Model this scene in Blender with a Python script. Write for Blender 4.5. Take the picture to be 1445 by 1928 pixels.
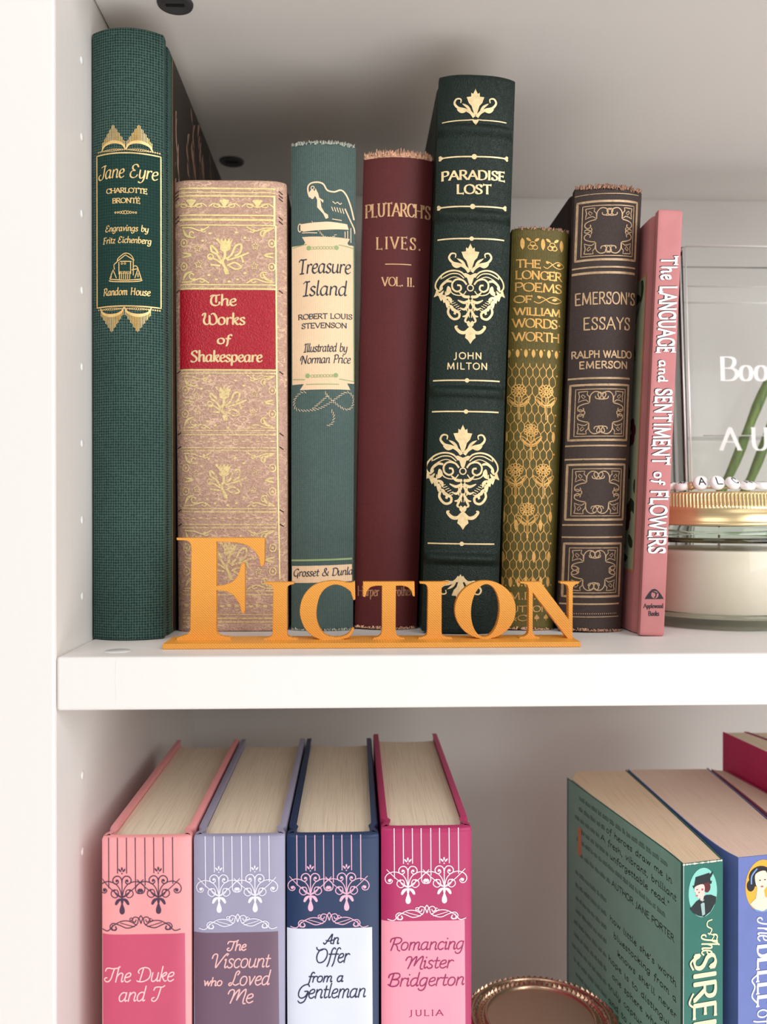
import bpy, bmesh, math, random, bisect
from mathutils import Vector, Matrix
from mathutils.geometry import tessellate_polygon
random.seed(7)
for o in list(bpy.data.objects): bpy.data.objects.remove(o)
C = bpy.context.scene.collection
SC = bpy.context.scene

# ------------------------------------------------------------ camera
cd = bpy.data.cameras.new('camera'); cam = bpy.data.objects.new('camera', cd); C.objects.link(cam)
yaw, pitch, roll = .0343, -.0035, -.0003
f = Vector((math.sin(yaw)*math.cos(pitch), math.cos(yaw)*math.cos(pitch), math.sin(pitch)))
r = Vector((math.cos(yaw), -math.sin(yaw), 0)); u_ = r.cross(f)
cam.matrix_world = Matrix(((r.x, u_.x, -f.x, .1139), (r.y, u_.y, -f.y, -.3304), (r.z, u_.z, -f.z, .0565), (0, 0, 0, 1)))
cd.sensor_fit = 'VERTICAL'; cd.sensor_height = 36; cd.lens = 36*1612.655/1928
cd.clip_start = .01; cd.clip_end = 50
cd.dof.use_dof = True; cd.dof.focus_distance = .375; cd.dof.aperture_fstop = 9.5
SC.camera = cam
SC.cycles.transparent_max_bounces = 24

# ------------------------------------------------------------ light
SC.view_settings.view_transform = 'Standard'; SC.view_settings.look = 'None'
SC.view_settings.gamma = 1; SC.view_settings.use_curve_mapping = False
SC.view_settings.exposure = 0.07
w = bpy.data.worlds.new('room_light'); SC.world = w; w.use_nodes = True
bg = w.node_tree.nodes['Background']; bg.inputs[0].default_value = (1.0, .99, .985, 1); bg.inputs[1].default_value = .40
def area(name, loc, target, sx, sy, power, col):
    l = bpy.data.lights.new(name, 'AREA'); l.shape = 'RECTANGLE'; l.size = sx; l.size_y = sy; l.energy = power; l.color = col
    o = bpy.data.objects.new(name, l); C.objects.link(o); o.location = loc
    o.rotation_euler = (Vector(target)-Vector(loc)).to_track_quat('-Z', 'Y').to_euler(); return o
area('window_light', (1.1, -1.15, .70), (.12, .1, .0), 1.1, 1.1, 16.5, (1, .99, .985))
area('ceiling_light', (-.5, -1.2, 1.2), (.1, .1, 0), .9, .9, 6, (1, .99, .98))
area('low_bounce_fill', (.6, -.8, -.75), (.3, 0, .25), 1.2, 1.0, 9.5, (1, .985, .97))  # added fill from below, stands in for floor bounce on the upper shelf underside

# ------------------------------------------------------------ materials
def lin(c): return tuple(((v/255)/12.92 if v/255 <= .04045 else ((v/255+.055)/1.055)**2.4) for v in c)+(1,)
class N:
    def __init__(s, m): s.t = m.node_tree; s.n = s.t.nodes; s.b = s.n['Principled BSDF']
    def add(s, ty, **k):
        n = s.n.new(ty)
        for a, v in k.items():
            if a in n.inputs: n.inputs[a].default_value = v
            else: setattr(n, a, v)
        return n
    def ln(s, a, b): s.t.links.new(a, b)
    def coord(s, sc=(1, 1, 1), rot=(0, 0, 0)):
        tc = s.n.new('ShaderNodeTexCoord'); mp = s.n.new('ShaderNodeMapping')
        mp.inputs['Scale'].default_value = sc; mp.inputs['Rotation'].default_value = rot
        s.ln(tc.outputs['Object'], mp.inputs[0]); return mp.outputs[0]
    def ramp(s, src, stops):
        n = s.n.new('ShaderNodeValToRGB'); e = n.color_ramp.elements
        while len(e) > 1: e.remove(e[-1])
        e[0].position = stops[0][0]; e[0].color = stops[0][1]
        for p_, c_ in stops[1:]:
            x = e.new(p_); x.color = c_
        s.ln(src, n.inputs[0]); return n.outputs[0]
    def mix(s, fac, a, b, mode='MIX'):
        n = s.n.new('ShaderNodeMix'); n.data_type = 'RGBA'; n.blend_type = mode
        for src, i in ((fac, 0), (a, 6), (b, 7)):
            if isinstance(src, (tuple, float, int)): n.inputs[i].default_value = src
            else: s.ln(src, n.inputs[i])
        return n.outputs[2]
    def bump(s, h, dist, st=1.0):
        n = s.n.new('ShaderNodeBump'); n.inputs['Strength'].default_value = st; n.inputs['Distance'].default_value = dist
        s.ln(h, n.inputs['Height']); s.ln(n.outputs[0], s.b.inputs['Normal']); return n
    def col(s, o): s.ln(o, s.b.inputs['Base Color'])
def base(name, c, rough=.6, metal=0., spec=.4):
    m = bpy.data.materials.new(name); m.use_nodes = True; n = N(m)
    n.b.inputs['Base Color'].default_value = lin(c); n.b.inputs['Roughness'].default_value = rough
    n.b.inputs['Metallic'].default_value = metal; n.b.inputs['Specular IOR Level'].default_value = spec
    return m, n
BW = lambda v: (v, v, v, 1)
def plain(name, c, rough=.6, metal=0., spec=.4, var=.08, scale=90):
    m, n = base(name, c, rough, metal, spec)
    t = n.add('ShaderNodeTexNoise', Scale=scale, Detail=4.); n.ln(n.coord(), t.inputs[0])
    a = lin(c); lo = tuple(x*(1-var) for x in a[:3])+(1,); hi = tuple(min(1, x*(1+var)) for x in a[:3])+(1,)
    n.col(n.ramp(t.outputs[0], [(.3, lo), (.7, hi)])); n.bump(t.outputs[0], .0001, .4)
    return m
def cloth(name, c, hi, px, pz, rough=.75, amt=.5, bumpd=.0002, speck=None, rot=0., wx=1., wz=1.):
    """woven book cloth: threads of pitch px, pz millimetres"""
    m, n = base(name, c, rough, 0, .25)
    co = n.coord((1000, 1000, 1000), (0, rot, 0))
    wx_ = n.add('ShaderNodeTexWave', wave_type='BANDS', bands_direction='X', Scale=.314/px*1.0, Distortion=1.2, Detail=2.)
    wx_.inputs['Detail Scale'].default_value = 1.5
    wz_ = n.add('ShaderNodeTexWave', wave_type='BANDS', bands_direction='Z', Scale=.314/pz*1.0, Distortion=1.2, Detail=2.)
    wz_.inputs['Detail Scale'].default_value = 1.5
    n.ln(co, wx_.inputs[0]); n.ln(co, wz_.inputs[0])
    h = n.mix(.5, n.mix(wx, BW(.6), wx_.outputs[0]), n.mix(wz, BW(.6), wz_.outputs[0]))
    t = n.add('ShaderNodeTexNoise', Scale=.9, Detail=4.); n.ln(co, t.inputs[0])
    h2 = n.mix(.45, h, t.outputs[0])
    big = n.add('ShaderNodeTexNoise', Scale=.03, Detail=3.); n.ln(co, big.inputs[0])
    colr = n.ramp(h2, [(.36, lin(c)), (.36+.38/max(amt, .01)*.5, lin(hi))])
    dk = tuple(v*.72 for v in lin(c)[:3])+(1,)
    colr = n.mix(n.ramp(big.outputs[0], [(.42, BW(0)), (.75, BW(.35))]), colr, dk)
    if speck:
        v = n.add('ShaderNodeTexNoise', Scale=.55, Detail=6., Roughness=.75); n.ln(co, v.inputs[0])
        colr = n.mix(n.ramp(v.outputs[0], [(.70, BW(0)), (.735, BW(.75))]), colr, lin(speck))
    n.col(colr); n.bump(h2, bumpd, .8)
    return m
def leather(name, c, hi, rough=.42, scale=.6, bumpd=.0003, crackle=None, spec=.5):
    m, n = base(name, c, rough, 0, spec)
    co = n.coord((1000, 1000, 1000))
    v = n.add('ShaderNodeTexVoronoi', feature='DISTANCE_TO_EDGE', Scale=scale); v2 = n.add('ShaderNodeTexNoise', Scale=scale*2.2, Detail=5.)
    d = n.add('ShaderNodeTexNoise', Scale=.35, Detail=3.); n.ln(co, d.inputs[0])
    cw = n.n.new('ShaderNodeVectorMath'); cw.operation = 'MULTIPLY_ADD'
    n.ln(d.outputs['Color'], cw.inputs[0]); cw.inputs[1].default_value = (3.5, 3.5, 3.5); n.ln(co, cw.inputs[2])
    n.ln(cw.outputs[0], v.inputs[0]); n.ln(co, v2.inputs[0])
    h = n.mix(.5, n.ramp(v.outputs[0], [(0, BW(0)), (.25, BW(1))]), v2.outputs[0])
    colr = n.ramp(v2.outputs[0], [(.35, lin(c)), (.75, lin(hi))])
    if crackle:
        co2 = n.coord((300, 300, 1150)); v3 = n.add('ShaderNodeTexVoronoi', feature='DISTANCE_TO_EDGE', Scale=.62)
        cw2 = n.n.new('ShaderNodeVectorMath'); cw2.operation = 'MULTIPLY_ADD'
        n.ln(d.outputs['Color'], cw2.inputs[0]); cw2.inputs[1].default_value = (2.4, 2.4, 3.4); n.ln(co2, cw2.inputs[2]); n.ln(cw2.outputs[0], v3.inputs[0])
        k = n.add('ShaderNodeTexNoise', Scale=.16, Detail=3.); n.ln(co, k.inputs[0])
        line = n.ramp(v3.outputs[0], [(0, BW(1)), (.05, BW(.55)), (.1, BW(0))])
        f_ = n.mix(1.0, line, n.ramp(k.outputs[0], [(.4, BW(.15)), (.6, BW(.8))]), 'MULTIPLY')
        colr = n.mix(f_, colr, lin(crackle)); h = n.mix(.5, h, n.ramp(v3.outputs[0], [(0, BW(1)), (.15, BW(0))]))
    n.col(colr); n.bump(h, bumpd, .8)
    return m
def gilt(name, c, metal=.35, rough=.38, worn=0., under=(60, 40, 30)):
    m, n = base(name, c, rough, metal, .5)
    co = n.coord((1000, 1000, 1000)); t = n.add('ShaderNodeTexNoise', Scale=.5, Detail=5.); n.ln(co, t.inputs[0])
    a = lin(c); lo = tuple(x*.78 for x in a[:3])+(1,)
    colr = n.ramp(t.outputs[0], [(.3, lo), (.65, a)])
    if worn:
        k = n.add('ShaderNodeTexNoise', Scale=.9, Detail=6., Roughness=.7); n.ln(co, k.inputs[0])
        colr = n.mix(n.ramp(k.outputs[0], [(.62-worn*.3, BW(0)), (.70-worn*.3, BW(.8))]), colr, lin(under))
    n.col(colr); n.bump(t.outputs[0], .0001, .5)
    return m
def pages(name, c=(230, 214, 192), dark=(208, 190, 166)):
    m, n = base(name, c, .9, 0, .1)
    co = n.coord((2600, 30, 30)); t = n.add('ShaderNodeTexNoise', Scale=1., Detail=3.); n.ln(co, t.inputs[0])
    b = n.add('ShaderNodeTexNoise', Scale=25., Detail=2.); n.ln(n.coord(), b.inputs[0])
    n.col(n.mix(n.ramp(b.outputs[0], [(.3, BW(0)), (.8, BW(.5))]), n.ramp(t.outputs[0], [(.3, lin(dark)), (.5, lin(c))]), lin((236, 220, 196))))
    n.bump(t.outputs[0], .0002, .7)
    return m
def white_board(name, c=(236, 232, 228), rough=.45):
    m, n = base(name, c, rough, 0, .35)
    t = n.add('ShaderNodeTexNoise', Scale=260., Detail=3.); n.ln(n.coord(), t.inputs[0])
    k = n.add('ShaderNodeTexNoise', Scale=70., Detail=8., Roughness=.8); n.ln(n.coord(), k.inputs[0])
    a = lin(c)
    n.col(n.mix(n.ramp(k.outputs[0], [(.74, BW(0)), (.78, BW(.25))]), a, lin((196, 190, 182)))); n.bump(t.outputs[0], .0004, .25)
    return m

M = {}
M['board'] = white_board('white_laminate')
M['plug'] = plain('dark_plastic', (66, 66, 68), .5)
M['peg'] = plain('white_plastic', (244, 242, 240), .2, spec=.6)
M['pages'] = pages('cream_pages'); M['pages_tan'] = pages('tan_pages', (232, 206, 176), (212, 184, 152)); M['pages_pink'] = pages('pinkish_pages', (232, 206, 190), (218, 190, 174))
M['fray_brown'] = plain('frayed_brown', (168, 128, 106), .9, var=.5, scale=900)
M['fray_grey'] = plain('frayed_grey', (176, 178, 166), .9, var=.3, scale=700)
M['fray'] = plain('frayed_board', (214, 168, 138), .9, var=.4, scale=700)

# ------------------------------------------------------------ object helpers
def link(name, verts, faces, mat, parent=None, smooth=False, kind=None, loc=None):
    me = bpy.data.meshes.new(name); me.from_pydata([tuple(v) for v in verts], [], faces)
    if mat: me.materials.append(mat)
    if smooth:
        for p_ in me.polygons: p_.use_smooth = True
    me.update(); o = bpy.data.objects.new(name, me); C.objects.link(o)
    if parent: o.parent = parent
    if kind: o['kind'] = kind
    if loc: o.location = loc
    return o
def fixn(o):
    bm = bmesh.new(); bm.from_mesh(o.data); bmesh.ops.remove_doubles(bm, verts=bm.verts, dist=1e-6)
    bmesh.ops.recalc_face_normals(bm, faces=bm.faces); bm.to_mesh(o.data); bm.free()
def bevel(o, w_, seg=2, ang=35):
    m = o.modifiers.new('bevel', 'BEVEL'); m.width = w_; m.segments = seg; m.limit_method = 'ANGLE'; m.angle_limit = math.radians(ang)
    return o
def box(name, a, b, mat, parent=None, bev=0., loc=None):
    x0, y0, z0 = a; x1, y1, z1 = b
    v = [(x0, y0, z0), (x1, y0, z0), (x1, y1, z0), (x0, y1, z0), (x0, y0, z1), (x1, y0, z1), (x1, y1, z1), (x0, y1, z1)]
    fc = [(0, 3, 2, 1), (4, 5, 6, 7), (0, 1, 5, 4), (1, 2, 6, 5), (2, 3, 7, 6), (3, 0, 4, 7)]
    o = link(name, v, fc, mat, parent, loc=loc)
    if bev: bevel(o, bev)
    return o
def thing(name, label, cat, loc=(0, 0, 0), rot=(0, 0, 0), group=None):
    o = bpy.data.objects.new(name, None); C.objects.link(o); o.location = loc; o.rotation_euler = rot
    o.empty_display_size = .01; o['label'] = label; o['category'] = cat
    if group: o['group'] = group
    return o
def lathe(name, prof, mat, parent=None, n=64, loc=(0, 0, 0), smooth=True, fn=None):
    v, fc = [], []
    for i in range(n):
        a = 2*math.pi*i/n
        for j, (rr, z) in enumerate(prof):
            if fn: rr, z = fn(a, j, rr, z)
            v.append((loc[0]+rr*math.cos(a), loc[1]+rr*math.sin(a), loc[2]+z))
    k = len(prof)
    for i in range(n):
        for j in range(k-1):
            q = ((i+1) % n)
            fc.append((i*k+j, q*k+j, q*k+j+1, i*k+j+1))
    o = link(name, v, fc, mat, parent, smooth); fixn(o)
    return o

# ------------------------------------------------------------ pen: strokes, letters, fills in a flat drawing plane
def cr(pts, closed=False, n=5):
    out = []; L = len(pts)
    rng = L if closed else L-1
    for i in range(rng):
        g = (lambda k: pts[k % L]) if closed else (lambda k: pts[max(0, min(L-1, k))])
        p0, p1, p2, p3 = g(i-1), g(i), g(i+1), g(i+2)
        for s in range(n):
            t = s/n
            out.append(tuple(.5*(2*b+(c-a)*t+(2*a-5*b+4*c-d)*t*t+(3*b-a-3*c+d)*t**3) for a, b, c, d in zip(p0, p1, p2, p3)))
    out.append(tuple(pts[0] if closed else pts[-1]))
    return out
def dens(pts, d):
    out = [pts[0]]
    for a, b in zip(pts, pts[1:]):
        k = max(1, int(math.hypot(b[0]-a[0], b[1]-a[1])/d))
        for i in range(1, k+1): out.append((a[0]+(b[0]-a[0])*i/k, a[1]+(b[1]-a[1])*i/k))
    return out
class Pen:
    """collects flat shapes; y grows downwards"""
    def __init__(s): s.v = []; s.f = []; s.m = [0]; s.lay = None
    def mark(s): s.m.append(len(s.v))
    def lift(s, i):
        k = s.lay[i] if s.lay else bisect.bisect_right(s.m, i)
        return (k % 23)*.0035
    def line(s, pts, w, smooth=False, closed=False, taper=None, nib=None, cap=False, n=5):
        if closed and not smooth: pts = list(pts)+[pts[0]]
        p = cr(pts, closed, n) if smooth else dens(pts, 4)
        q = [p[0]]
        for a in p[1:]:
            if math.hypot(a[0]-q[-1][0], a[1]-q[-1][1]) > .05: q.append(a)
        p = q
        if len(p) < 2: return
        L = len(p); b0 = len(s.v); s.mark()
        for i in range(L):
            a, b = p[max(0, i-1)], p[min(L-1, i+1)]
            if closed and i in (0, L-1): a, b = p[-2], p[1]
            dx, dy = b[0]-a[0], b[1]-a[1]; l = math.hypot(dx, dy) or 1
            nx, ny = -dy/l, dx/l
            if nib:
                tk, th, an = nib; ww = th+(tk-th)*abs(math.sin(math.atan2(-dy, dx)-an))
            else: ww = w
            if taper:
                t = i/(L-1)
                ww *= taper(t)
            s.v += [(p[i][0]+nx*ww/2, p[i][1]+ny*ww/2), (p[i][0]-nx*ww/2, p[i][1]-ny*ww/2)]
        for i in range(L-1):
            k = b0+2*i; s.f.append((k, k+1, k+3, k+2))
        if cap and not nib:
            for e in (p[0], p[-1]): s.dot(e[0], e[1], w/2, 8)
    def lines(s, *ls, w=1.2, **k):
        for l in ls: s.line(l, w, **k)
    def dot(s, x, y, r_, n=12, ry=None):
        b = len(s.v); ry = ry or r_; s.mark()
        s.v += [(x+r_*math.cos(2*math.pi*i/n), y+ry*math.sin(2*math.pi*i/n)) for i in range(n)]
        s.f.append(tuple(range(b, b+n)))
    def ring(s, x, y, r_, w, ry=None, n=14):
        ry = ry or r_
        s.line([(x+r_*math.cos(2*math.pi*i/n), y+ry*math.sin(2*math.pi*i/n)) for i in range(n)], w, smooth=True, closed=True, n=2)
    def poly(s, pts, smooth=False, n=4):
        p = cr(pts, True, n)[:-1] if smooth else list(pts)
        lim = 9 if max(q[0] for q in p)-min(q[0] for q in p) > 8 or max(q[1] for q in p)-min(q[1] for q in p) > 8 else 99
        s.mark()
        def sub(a, b, c, dep):
            e = [math.hypot(a[0]-b[0], a[1]-b[1]), math.hypot(b[0]-c[0], b[1]-c[1]), math.hypot(c[0]-a[0], c[1]-a[1])]
            m = max(e)
            if m <= lim or dep > 9: k = len(s.v); s.v += [a, b, c]; s.f.append((k, k+1, k+2)); return
            if e[1] == m: a, b, c = b, c, a
            elif e[2] == m: a, b, c = c, a, b
            h = ((a[0]+b[0])/2, (a[1]+b[1])/2); sub(a, h, c, dep+1); sub(h, b, c, dep+1)
        for t in tessellate_polygon([[Vector((x, y, 0)) for x, y in p]]): sub(p[t[0]], p[t[1]], p[t[2]], 0)
    def rect(s, x0, y0, x1, y1, nx=10, ny=10):
        b = len(s.v); s.mark()
        for j in range(ny+1):
            for i in range(nx+1): s.v.append((x0+(x1-x0)*i/nx, y0+(y1-y0)*j/ny))
        for j in range(ny):
            for i in range(nx): k = b+j*(nx+1)+i; s.f.append((k, k+1, k+nx+2, k+nx+1))
    def leaf(s, x0, y0, x1, y1, w, bend=0., n=8):
        """pointed leaf from (x0,y0) to (x1,y1)"""
        dx, dy = x1-x0, y1-y0; mx, my = (x0+x1)/2-dy*bend, (y0+y1)/2+dx*bend
        s.line([(x0, y0), (mx, my), (x1, y1)], w, smooth=True, taper=lambda t: max(.06, math.sin(math.pi*min(1, t*1.05))**.8), n=n)
    def curl(s, cx, cy, r0, r1, a0, a1, w, taper=None):
        k = max(6, int(abs(a1-a0)/25))
        pts = [(cx+(r0+(r1-r0)*i/k)*math.cos(math.radians(a0+(a1-a0)*i/k)), cy-(r0+(r1-r0)*i/k)*math.sin(math.radians(a0+(a1-a0)*i/k))) for i in range(k+1)]
        s.line(pts, w, smooth=True, taper=taper, n=3)
    def xform(s, b, fn):
        s.v[b:] = [fn(*p_) for p_ in s.v[b:]]
    def mirror_from(s, bv, bf, cx):
        n0 = len(s.v); s.m += [q-bv+n0 for q in s.m if q >= bv]; add = [(2*cx-x, y) for x, y in s.v[bv:]]
        s.f += [tuple(i-bv+n0 for i in fc) for fc in s.f[bf:]]; s.v += add

def G(txt):
    d = {}
    for ln_ in txt.strip().split('\n'):
        ln_ = ln_.strip()
        if not ln_: continue
        k, adv, rest = ln_.split(' ', 2); st = []
        for part in rest.split(';'):
            fl, *pp = part.strip().split(' ')
            st.append((fl, [tuple(float(c_) for c_ in q.split(',')) for q in pp]))
        d[k] = (float(adv), st)
    return d
UP = G('''
A 9.4 lS 0,0 4.6,10;lE 4.6,10 9.2,0;l 1.7,3.6 7.5,3.6
B 7.2 lSE 1,0 1,10;c 1,10 4,10 5.8,9 5.8,7 4.2,5.4 1,5.3;c 1,5.3 4.6,5.2 6.6,4 6.7,1.8 4.6,.1 1,0
C 8.8 c 8.2,7.9 6.8,9.5 4.8,10 2.4,9.2 .9,7.2 .6,5 .9,2.8 2.4,.8 4.9,0 7,.5 8.4,2;l 8.2,7.2 8.2,9.9
D 9 lSE 1,0 1,10;c 1,10 4.4,10 7,9 8.4,6.8 8.5,5 8.4,3.2 7,1 4.4,0 1,0
E 6.9 lSE 1,0 1,10;lE 1,10 6.1,10;lE 1,5.2 5,5.2;lE 1,0 6.4,0
F 6.4 lSE 1,0 1,10;lE 1,10 6.1,10;lE 1,5.2 5,5.2
G 9.4 c 8.4,8 6.8,9.6 4.8,10 2.4,9.2 .9,7.2 .6,5 .9,2.8 2.4,.8 4.9,0 7,.4 8.6,1.4;lS 8.6,4.6 8.6,1;l 8.4,7.4 8.4,9.9
H 9.4 lSE 1,0 1,10;lSE 8.4,0 8.4,10;l 1,5.2 8.4,5.2
I 3.4 lSE 1.7,0 1.7,10
J 5 lS 3,10 3,2;c 3,2.4 2.8,.4 1.6,-1.2 .2,-1.4
K 8 lSE 1,0 1,10;lS 7,10 1.2,4.6;lE 3,6 7.8,0
L 6.6 lSE 1,0 1,10;lE 1,0 6.2,0
M 11.4 lS 1,0 1.7,10;l 1.7,10 5.6,.8;l 5.6,.8 9.6,10;lE 9.6,10 10.3,0
N 9.6 lSE 1.2,0 1.2,10;l 1.2,10 8.2,0;lE 8.2,0 8.2,10
O 10 o 5,10 2.2,9.1 .7,7.1 .4,5 .7,2.9 2.2,.9 5,0 7.8,.9 9.3,2.9 9.6,5 9.3,7.1 7.8,9.1
P 7 lSE 1,0 1,10;c 1,10 4.4,10 6.3,9 6.4,6.4 4.6,4.9 1,4.7
R 8.2 lSE 1,0 1,10;c 1,10 4.4,10 6.3,9 6.4,6.6 4.6,5.1 1,4.9;lE 3.8,4.9 7.8,0
S 6.6 c 5.7,8 4.8,9.6 3.2,10 1.4,9.2 .9,7.6 1.8,6.1 3.4,5.2 5.2,4 5.9,2.4 5.2,.7 3.3,0 1.6,.4 .6,2;l 5.8,7.4 5.8,9.8;l .6,.2 .6,2.6
T 8 lE 4,10 4,0;lSE .3,10 7.7,10
U 9.2 lS 1.5,10 1.5,4;c 1.5,4.4 1.8,2 3,.4 4.6,0 6.4,.5 7.6,2 7.8,4.4;lS 7.8,10 7.8,4
V 9 lS .4,10 4.5,0;lE 4.5,0 8.6,10
W 13.4 lS .4,10 3.8,0;l 3.8,0 6.8,9.4;l 6.8,9.4 9.8,0;lE 9.8,0 13,10
X 8 lSE .6,0 7.2,10;lSE .8,10 7.4,0
Y 8 lS .4,10 4,5;lE 7.8,10 4,5;lS 4,0 4,5
Z 7.6 lS .8,10 7,10;l 7,10 .6,0;lE .6,0 7.2,0
& 9.2 c 8.6,5.6 7.4,2.4 4.6,.1 1.4,.3 .6,2.6 2.4,5 5,7 5.4,8.8 4,10 2.6,9 3,7 5,3.6 8.8,0
' 2.6 l 1.3,10 .9,7
. 2.6 d 1.3,.6
, 2.6 d 1.3,.6;l 1.6,.6 .8,-1.6
- 4 l .4,4.6 3.4,4.6
* 3.6 d 1.8,4.6
" 3.6 l 1,10 .8,7.6;l 2.4,10 2.2,7.6
''')
LO = G('''
a 6.2 c 4.7,5.6 3.4,6.3 1.8,5.7 .8,4 .7,2.2 1.4,.4 2.6,.1 4,1.2 4.7,3;c 4.9,6.2 4.7,3 4.7,1.2 5.1,.1 6,.7
b 5.8 l 1,10.5 1,1;c 1,1.2 2.4,0 4,.6 5,3 4.6,5.4 3.4,6.3 2,5.6 1,4
c 4.9 c 4.4,5.3 3.4,6.3 1.8,5.8 .8,4 .8,2 1.8,.3 3.2,0 4.6,1
d 6.2 c 4.7,5.6 3.4,6.3 1.8,5.7 .8,4 .7,2.2 1.4,.4 2.6,.1 4,1.2 4.7,3;c 5,10.5 4.8,5 4.7,1.2 5.1,.1 6,.7
e 5 c .9,3.1 3.2,3.5 4.3,4.6 4,6 2.8,6.3 1.4,5.4 .8,3.6 .9,1.6 2,.2 3.4,.1 4.9,1.2
f 4 c 4.9,9.6 3.9,10.5 2.8,9.8 2.3,8 2,4 1.7,-.2 1,-2.6;l .6,6 4,6
g 6 c 4.7,5.6 3.4,6.3 1.8,5.7 .8,4 .7,2.2 1.4,.4 2.6,.1 4,1.2 4.7,3;c 4.9,6.2 4.8,1 4.3,-2 3,-3.4 1.2,-3.1 .4,-2
h 6.1 l 1.1,10.5 1,0;c 1,3.6 2.4,5.8 3.8,6.3 4.8,5.4 4.8,3.4 4.8,.9 5.3,.1 6.1,.7
i 2.8 c .5,5.6 1.2,6.2 1.3,4 1.2,1 1.7,.1 2.6,.8;d 1.5,8.8
k 5.4 l 1.1,10.5 1,0;c 1,3 2.8,5.6 4.2,6.2 4.6,5.2 3.4,3.8 1.4,3.2;c 2,3.4 3.4,1.2 4.4,.1 5.4,.5
l 2.6 c 1.2,10.5 1,5 1,1.4 1.6,.1 2.5,.8
m 8.6 l 1.1,6.2 1,0;c 1,3.6 2.2,5.8 3.5,6.2 4.2,5.2 4.2,3 4.1,0;c 4.1,3.6 5.4,5.8 6.6,6.2 7.4,5.2 7.3,3 7.3,1 7.8,.1 8.6,.7
n 6 l 1.1,6.2 1,0;c 1,3.6 2.4,5.8 3.8,6.2 4.8,5.2 4.7,3 4.7,1 5.2,.1 6,.7
o 5.8 o 3,6.3 1.4,5.5 .7,3.2 1.3,.8 2.9,0 4.5,.8 5.2,3.2 4.6,5.5
p 5.8 l 1.1,6.2 .8,-3.5;c 1,4.4 2.2,6 3.6,6.2 4.9,5.2 5,3 4.2,.7 2.6,0 1,.9
r 4.2 l 1.1,6.2 1,0;c 1,3.6 2,5.6 3.2,6.2 4.2,5.6
s 4.4 c 3.9,5.4 2.8,6.3 1.4,5.9 1,4.7 2,3.5 3.5,2.3 3.6,.8 2.4,0 1.1,.2 .5,1.2
t 3.7 c 1.7,8.6 1.5,4 1.5,1.2 2.2,.1 3.6,.8;l .4,6 3.5,6
u 6 c 1,6.2 .9,4 .9,1.8 1.5,.3 2.8,.1 4.1,1.3 4.7,3;c 4.8,6.2 4.7,3 4.7,1.2 5.2,.1 6,.7
v 5.2 c .6,6 1.2,5.6 2.4,.2;l 2.4,.2 4.8,6.2
w 7.6 c .5,6 1.1,5.6 2.2,.2;l 2.2,.2 4,5.8;l 4,5.8 5.4,.2;l 5.4,.2 7.2,6.2
y 5.8 c 1,6.2 .9,4 1,1.8 1.6,.3 2.8,.1 4.1,1.3 4.7,3;c 4.8,6.2 4.8,1 4,-2.2 2.4,-3.4 .6,-2.8
z 5 l .8,6 4.4,6;l 4.4,6 .6,0;c .6,0 3,.3 4.8,0
q 6 c 4.7,5.6 3.4,6.3 1.8,5.7 .8,4 .7,2.2 1.4,.4 2.6,.1 4,1.2 4.7,3;l 4.9,6.2 4.7,-3.4
x 5.4 l .6,6.2 4.8,0;l 4.8,6.2 .6,0
''')
SCR = G('''
T 8 c .2,7.2 .6,9 2.4,9.6 5,9.3 8.4,9.8 9.6,10.8;c 6.2,9.6 5.6,6 5.2,2.4 4,.2 2.2,-.2 .8,.8 1,2.2 2.2,2.6
D 9.4 c 3.2,9.2 2.8,4 2.4,.4;c .4,.8 2,.1 5,.2 8,2 8.8,5.4 7.4,8.8 4.4,10 1.4,9.2 .2,7.4 .9,6
I 7 c .6,7.6 1.2,9.4 3.4,9.8 5.8,9.6 7.2,10.6;c 5,9.6 4.6,5 4,1.6 2.6,-.2 .8,.2 .6,1.8 1.8,2.4
V 9 c .2,6.8 .6,9 2.2,10 3.5,9 3.5,5 3.8,.2 5.6,3.4 8,7.6 9.8,10 11,9.6
L 7.4 c 5.2,7.4 6.2,9.2 5.2,10.2 3.8,8.8 3.4,5 2.6,1.4 1.2,-.1 .2,.8 1.2,1.9 3,1.2 5,.1 7.2,1.2
M 11 c -.6,6.6 0,8.8 1.6,9.6 2.9,8.4 2.6,4 1.8,0;c 1.9,.6 3.4,6 5.6,9.6 6,8 5.4,2.2;c 5.4,2.2 7.4,7 9.8,9.8 10.1,7 9.6,2 10,-.4 11.2,-.4
O 9.4 o 4.8,9.8 2.2,9 .9,6.4 .9,3.4 2.4,.7 4.6,.1 7,1.2 8.4,4 8.3,7 7,9.2;c 4.8,9.8 2.4,8.8 0,9.6 -.8,11
G 8 c 7.6,8.4 6.6,9.8 4.4,9.6 2,7.8 .8,4.6 1.4,1.4 3.6,.1 6.2,1.4 7.4,4.6;c 5,4.9 7.6,4.8 7.2,1.6 6,-2.2 3.4,-3.4 1.6,-2
R 8 c 3,9.6 2.4,4 1.8,-.4;c .2,6.4 .6,8.8 3.4,10 6.4,9.8 7.8,8 6.8,5.8 4.4,4.8 2.6,4.8;c 4,4.8 5.6,2.8 6.4,.4 8,-.6
B 8 c 3,9.6 2.4,4 2,.2;c .2,6.4 .6,8.8 3.4,10 6.2,9.8 7.2,8 6.2,6 3.2,5.1;c 3.2,5.1 6.4,4.9 7.4,2.8 6.2,.4 3.2,-.2 .8,1
A 8 c -.6,1.2 .8,-.2 2.4,2 4.4,6.6 6.2,10 6.2,5 6.2,.9 7.6,.4;c 1.4,3.6 4,2.8 7.8,4
''')
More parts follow.
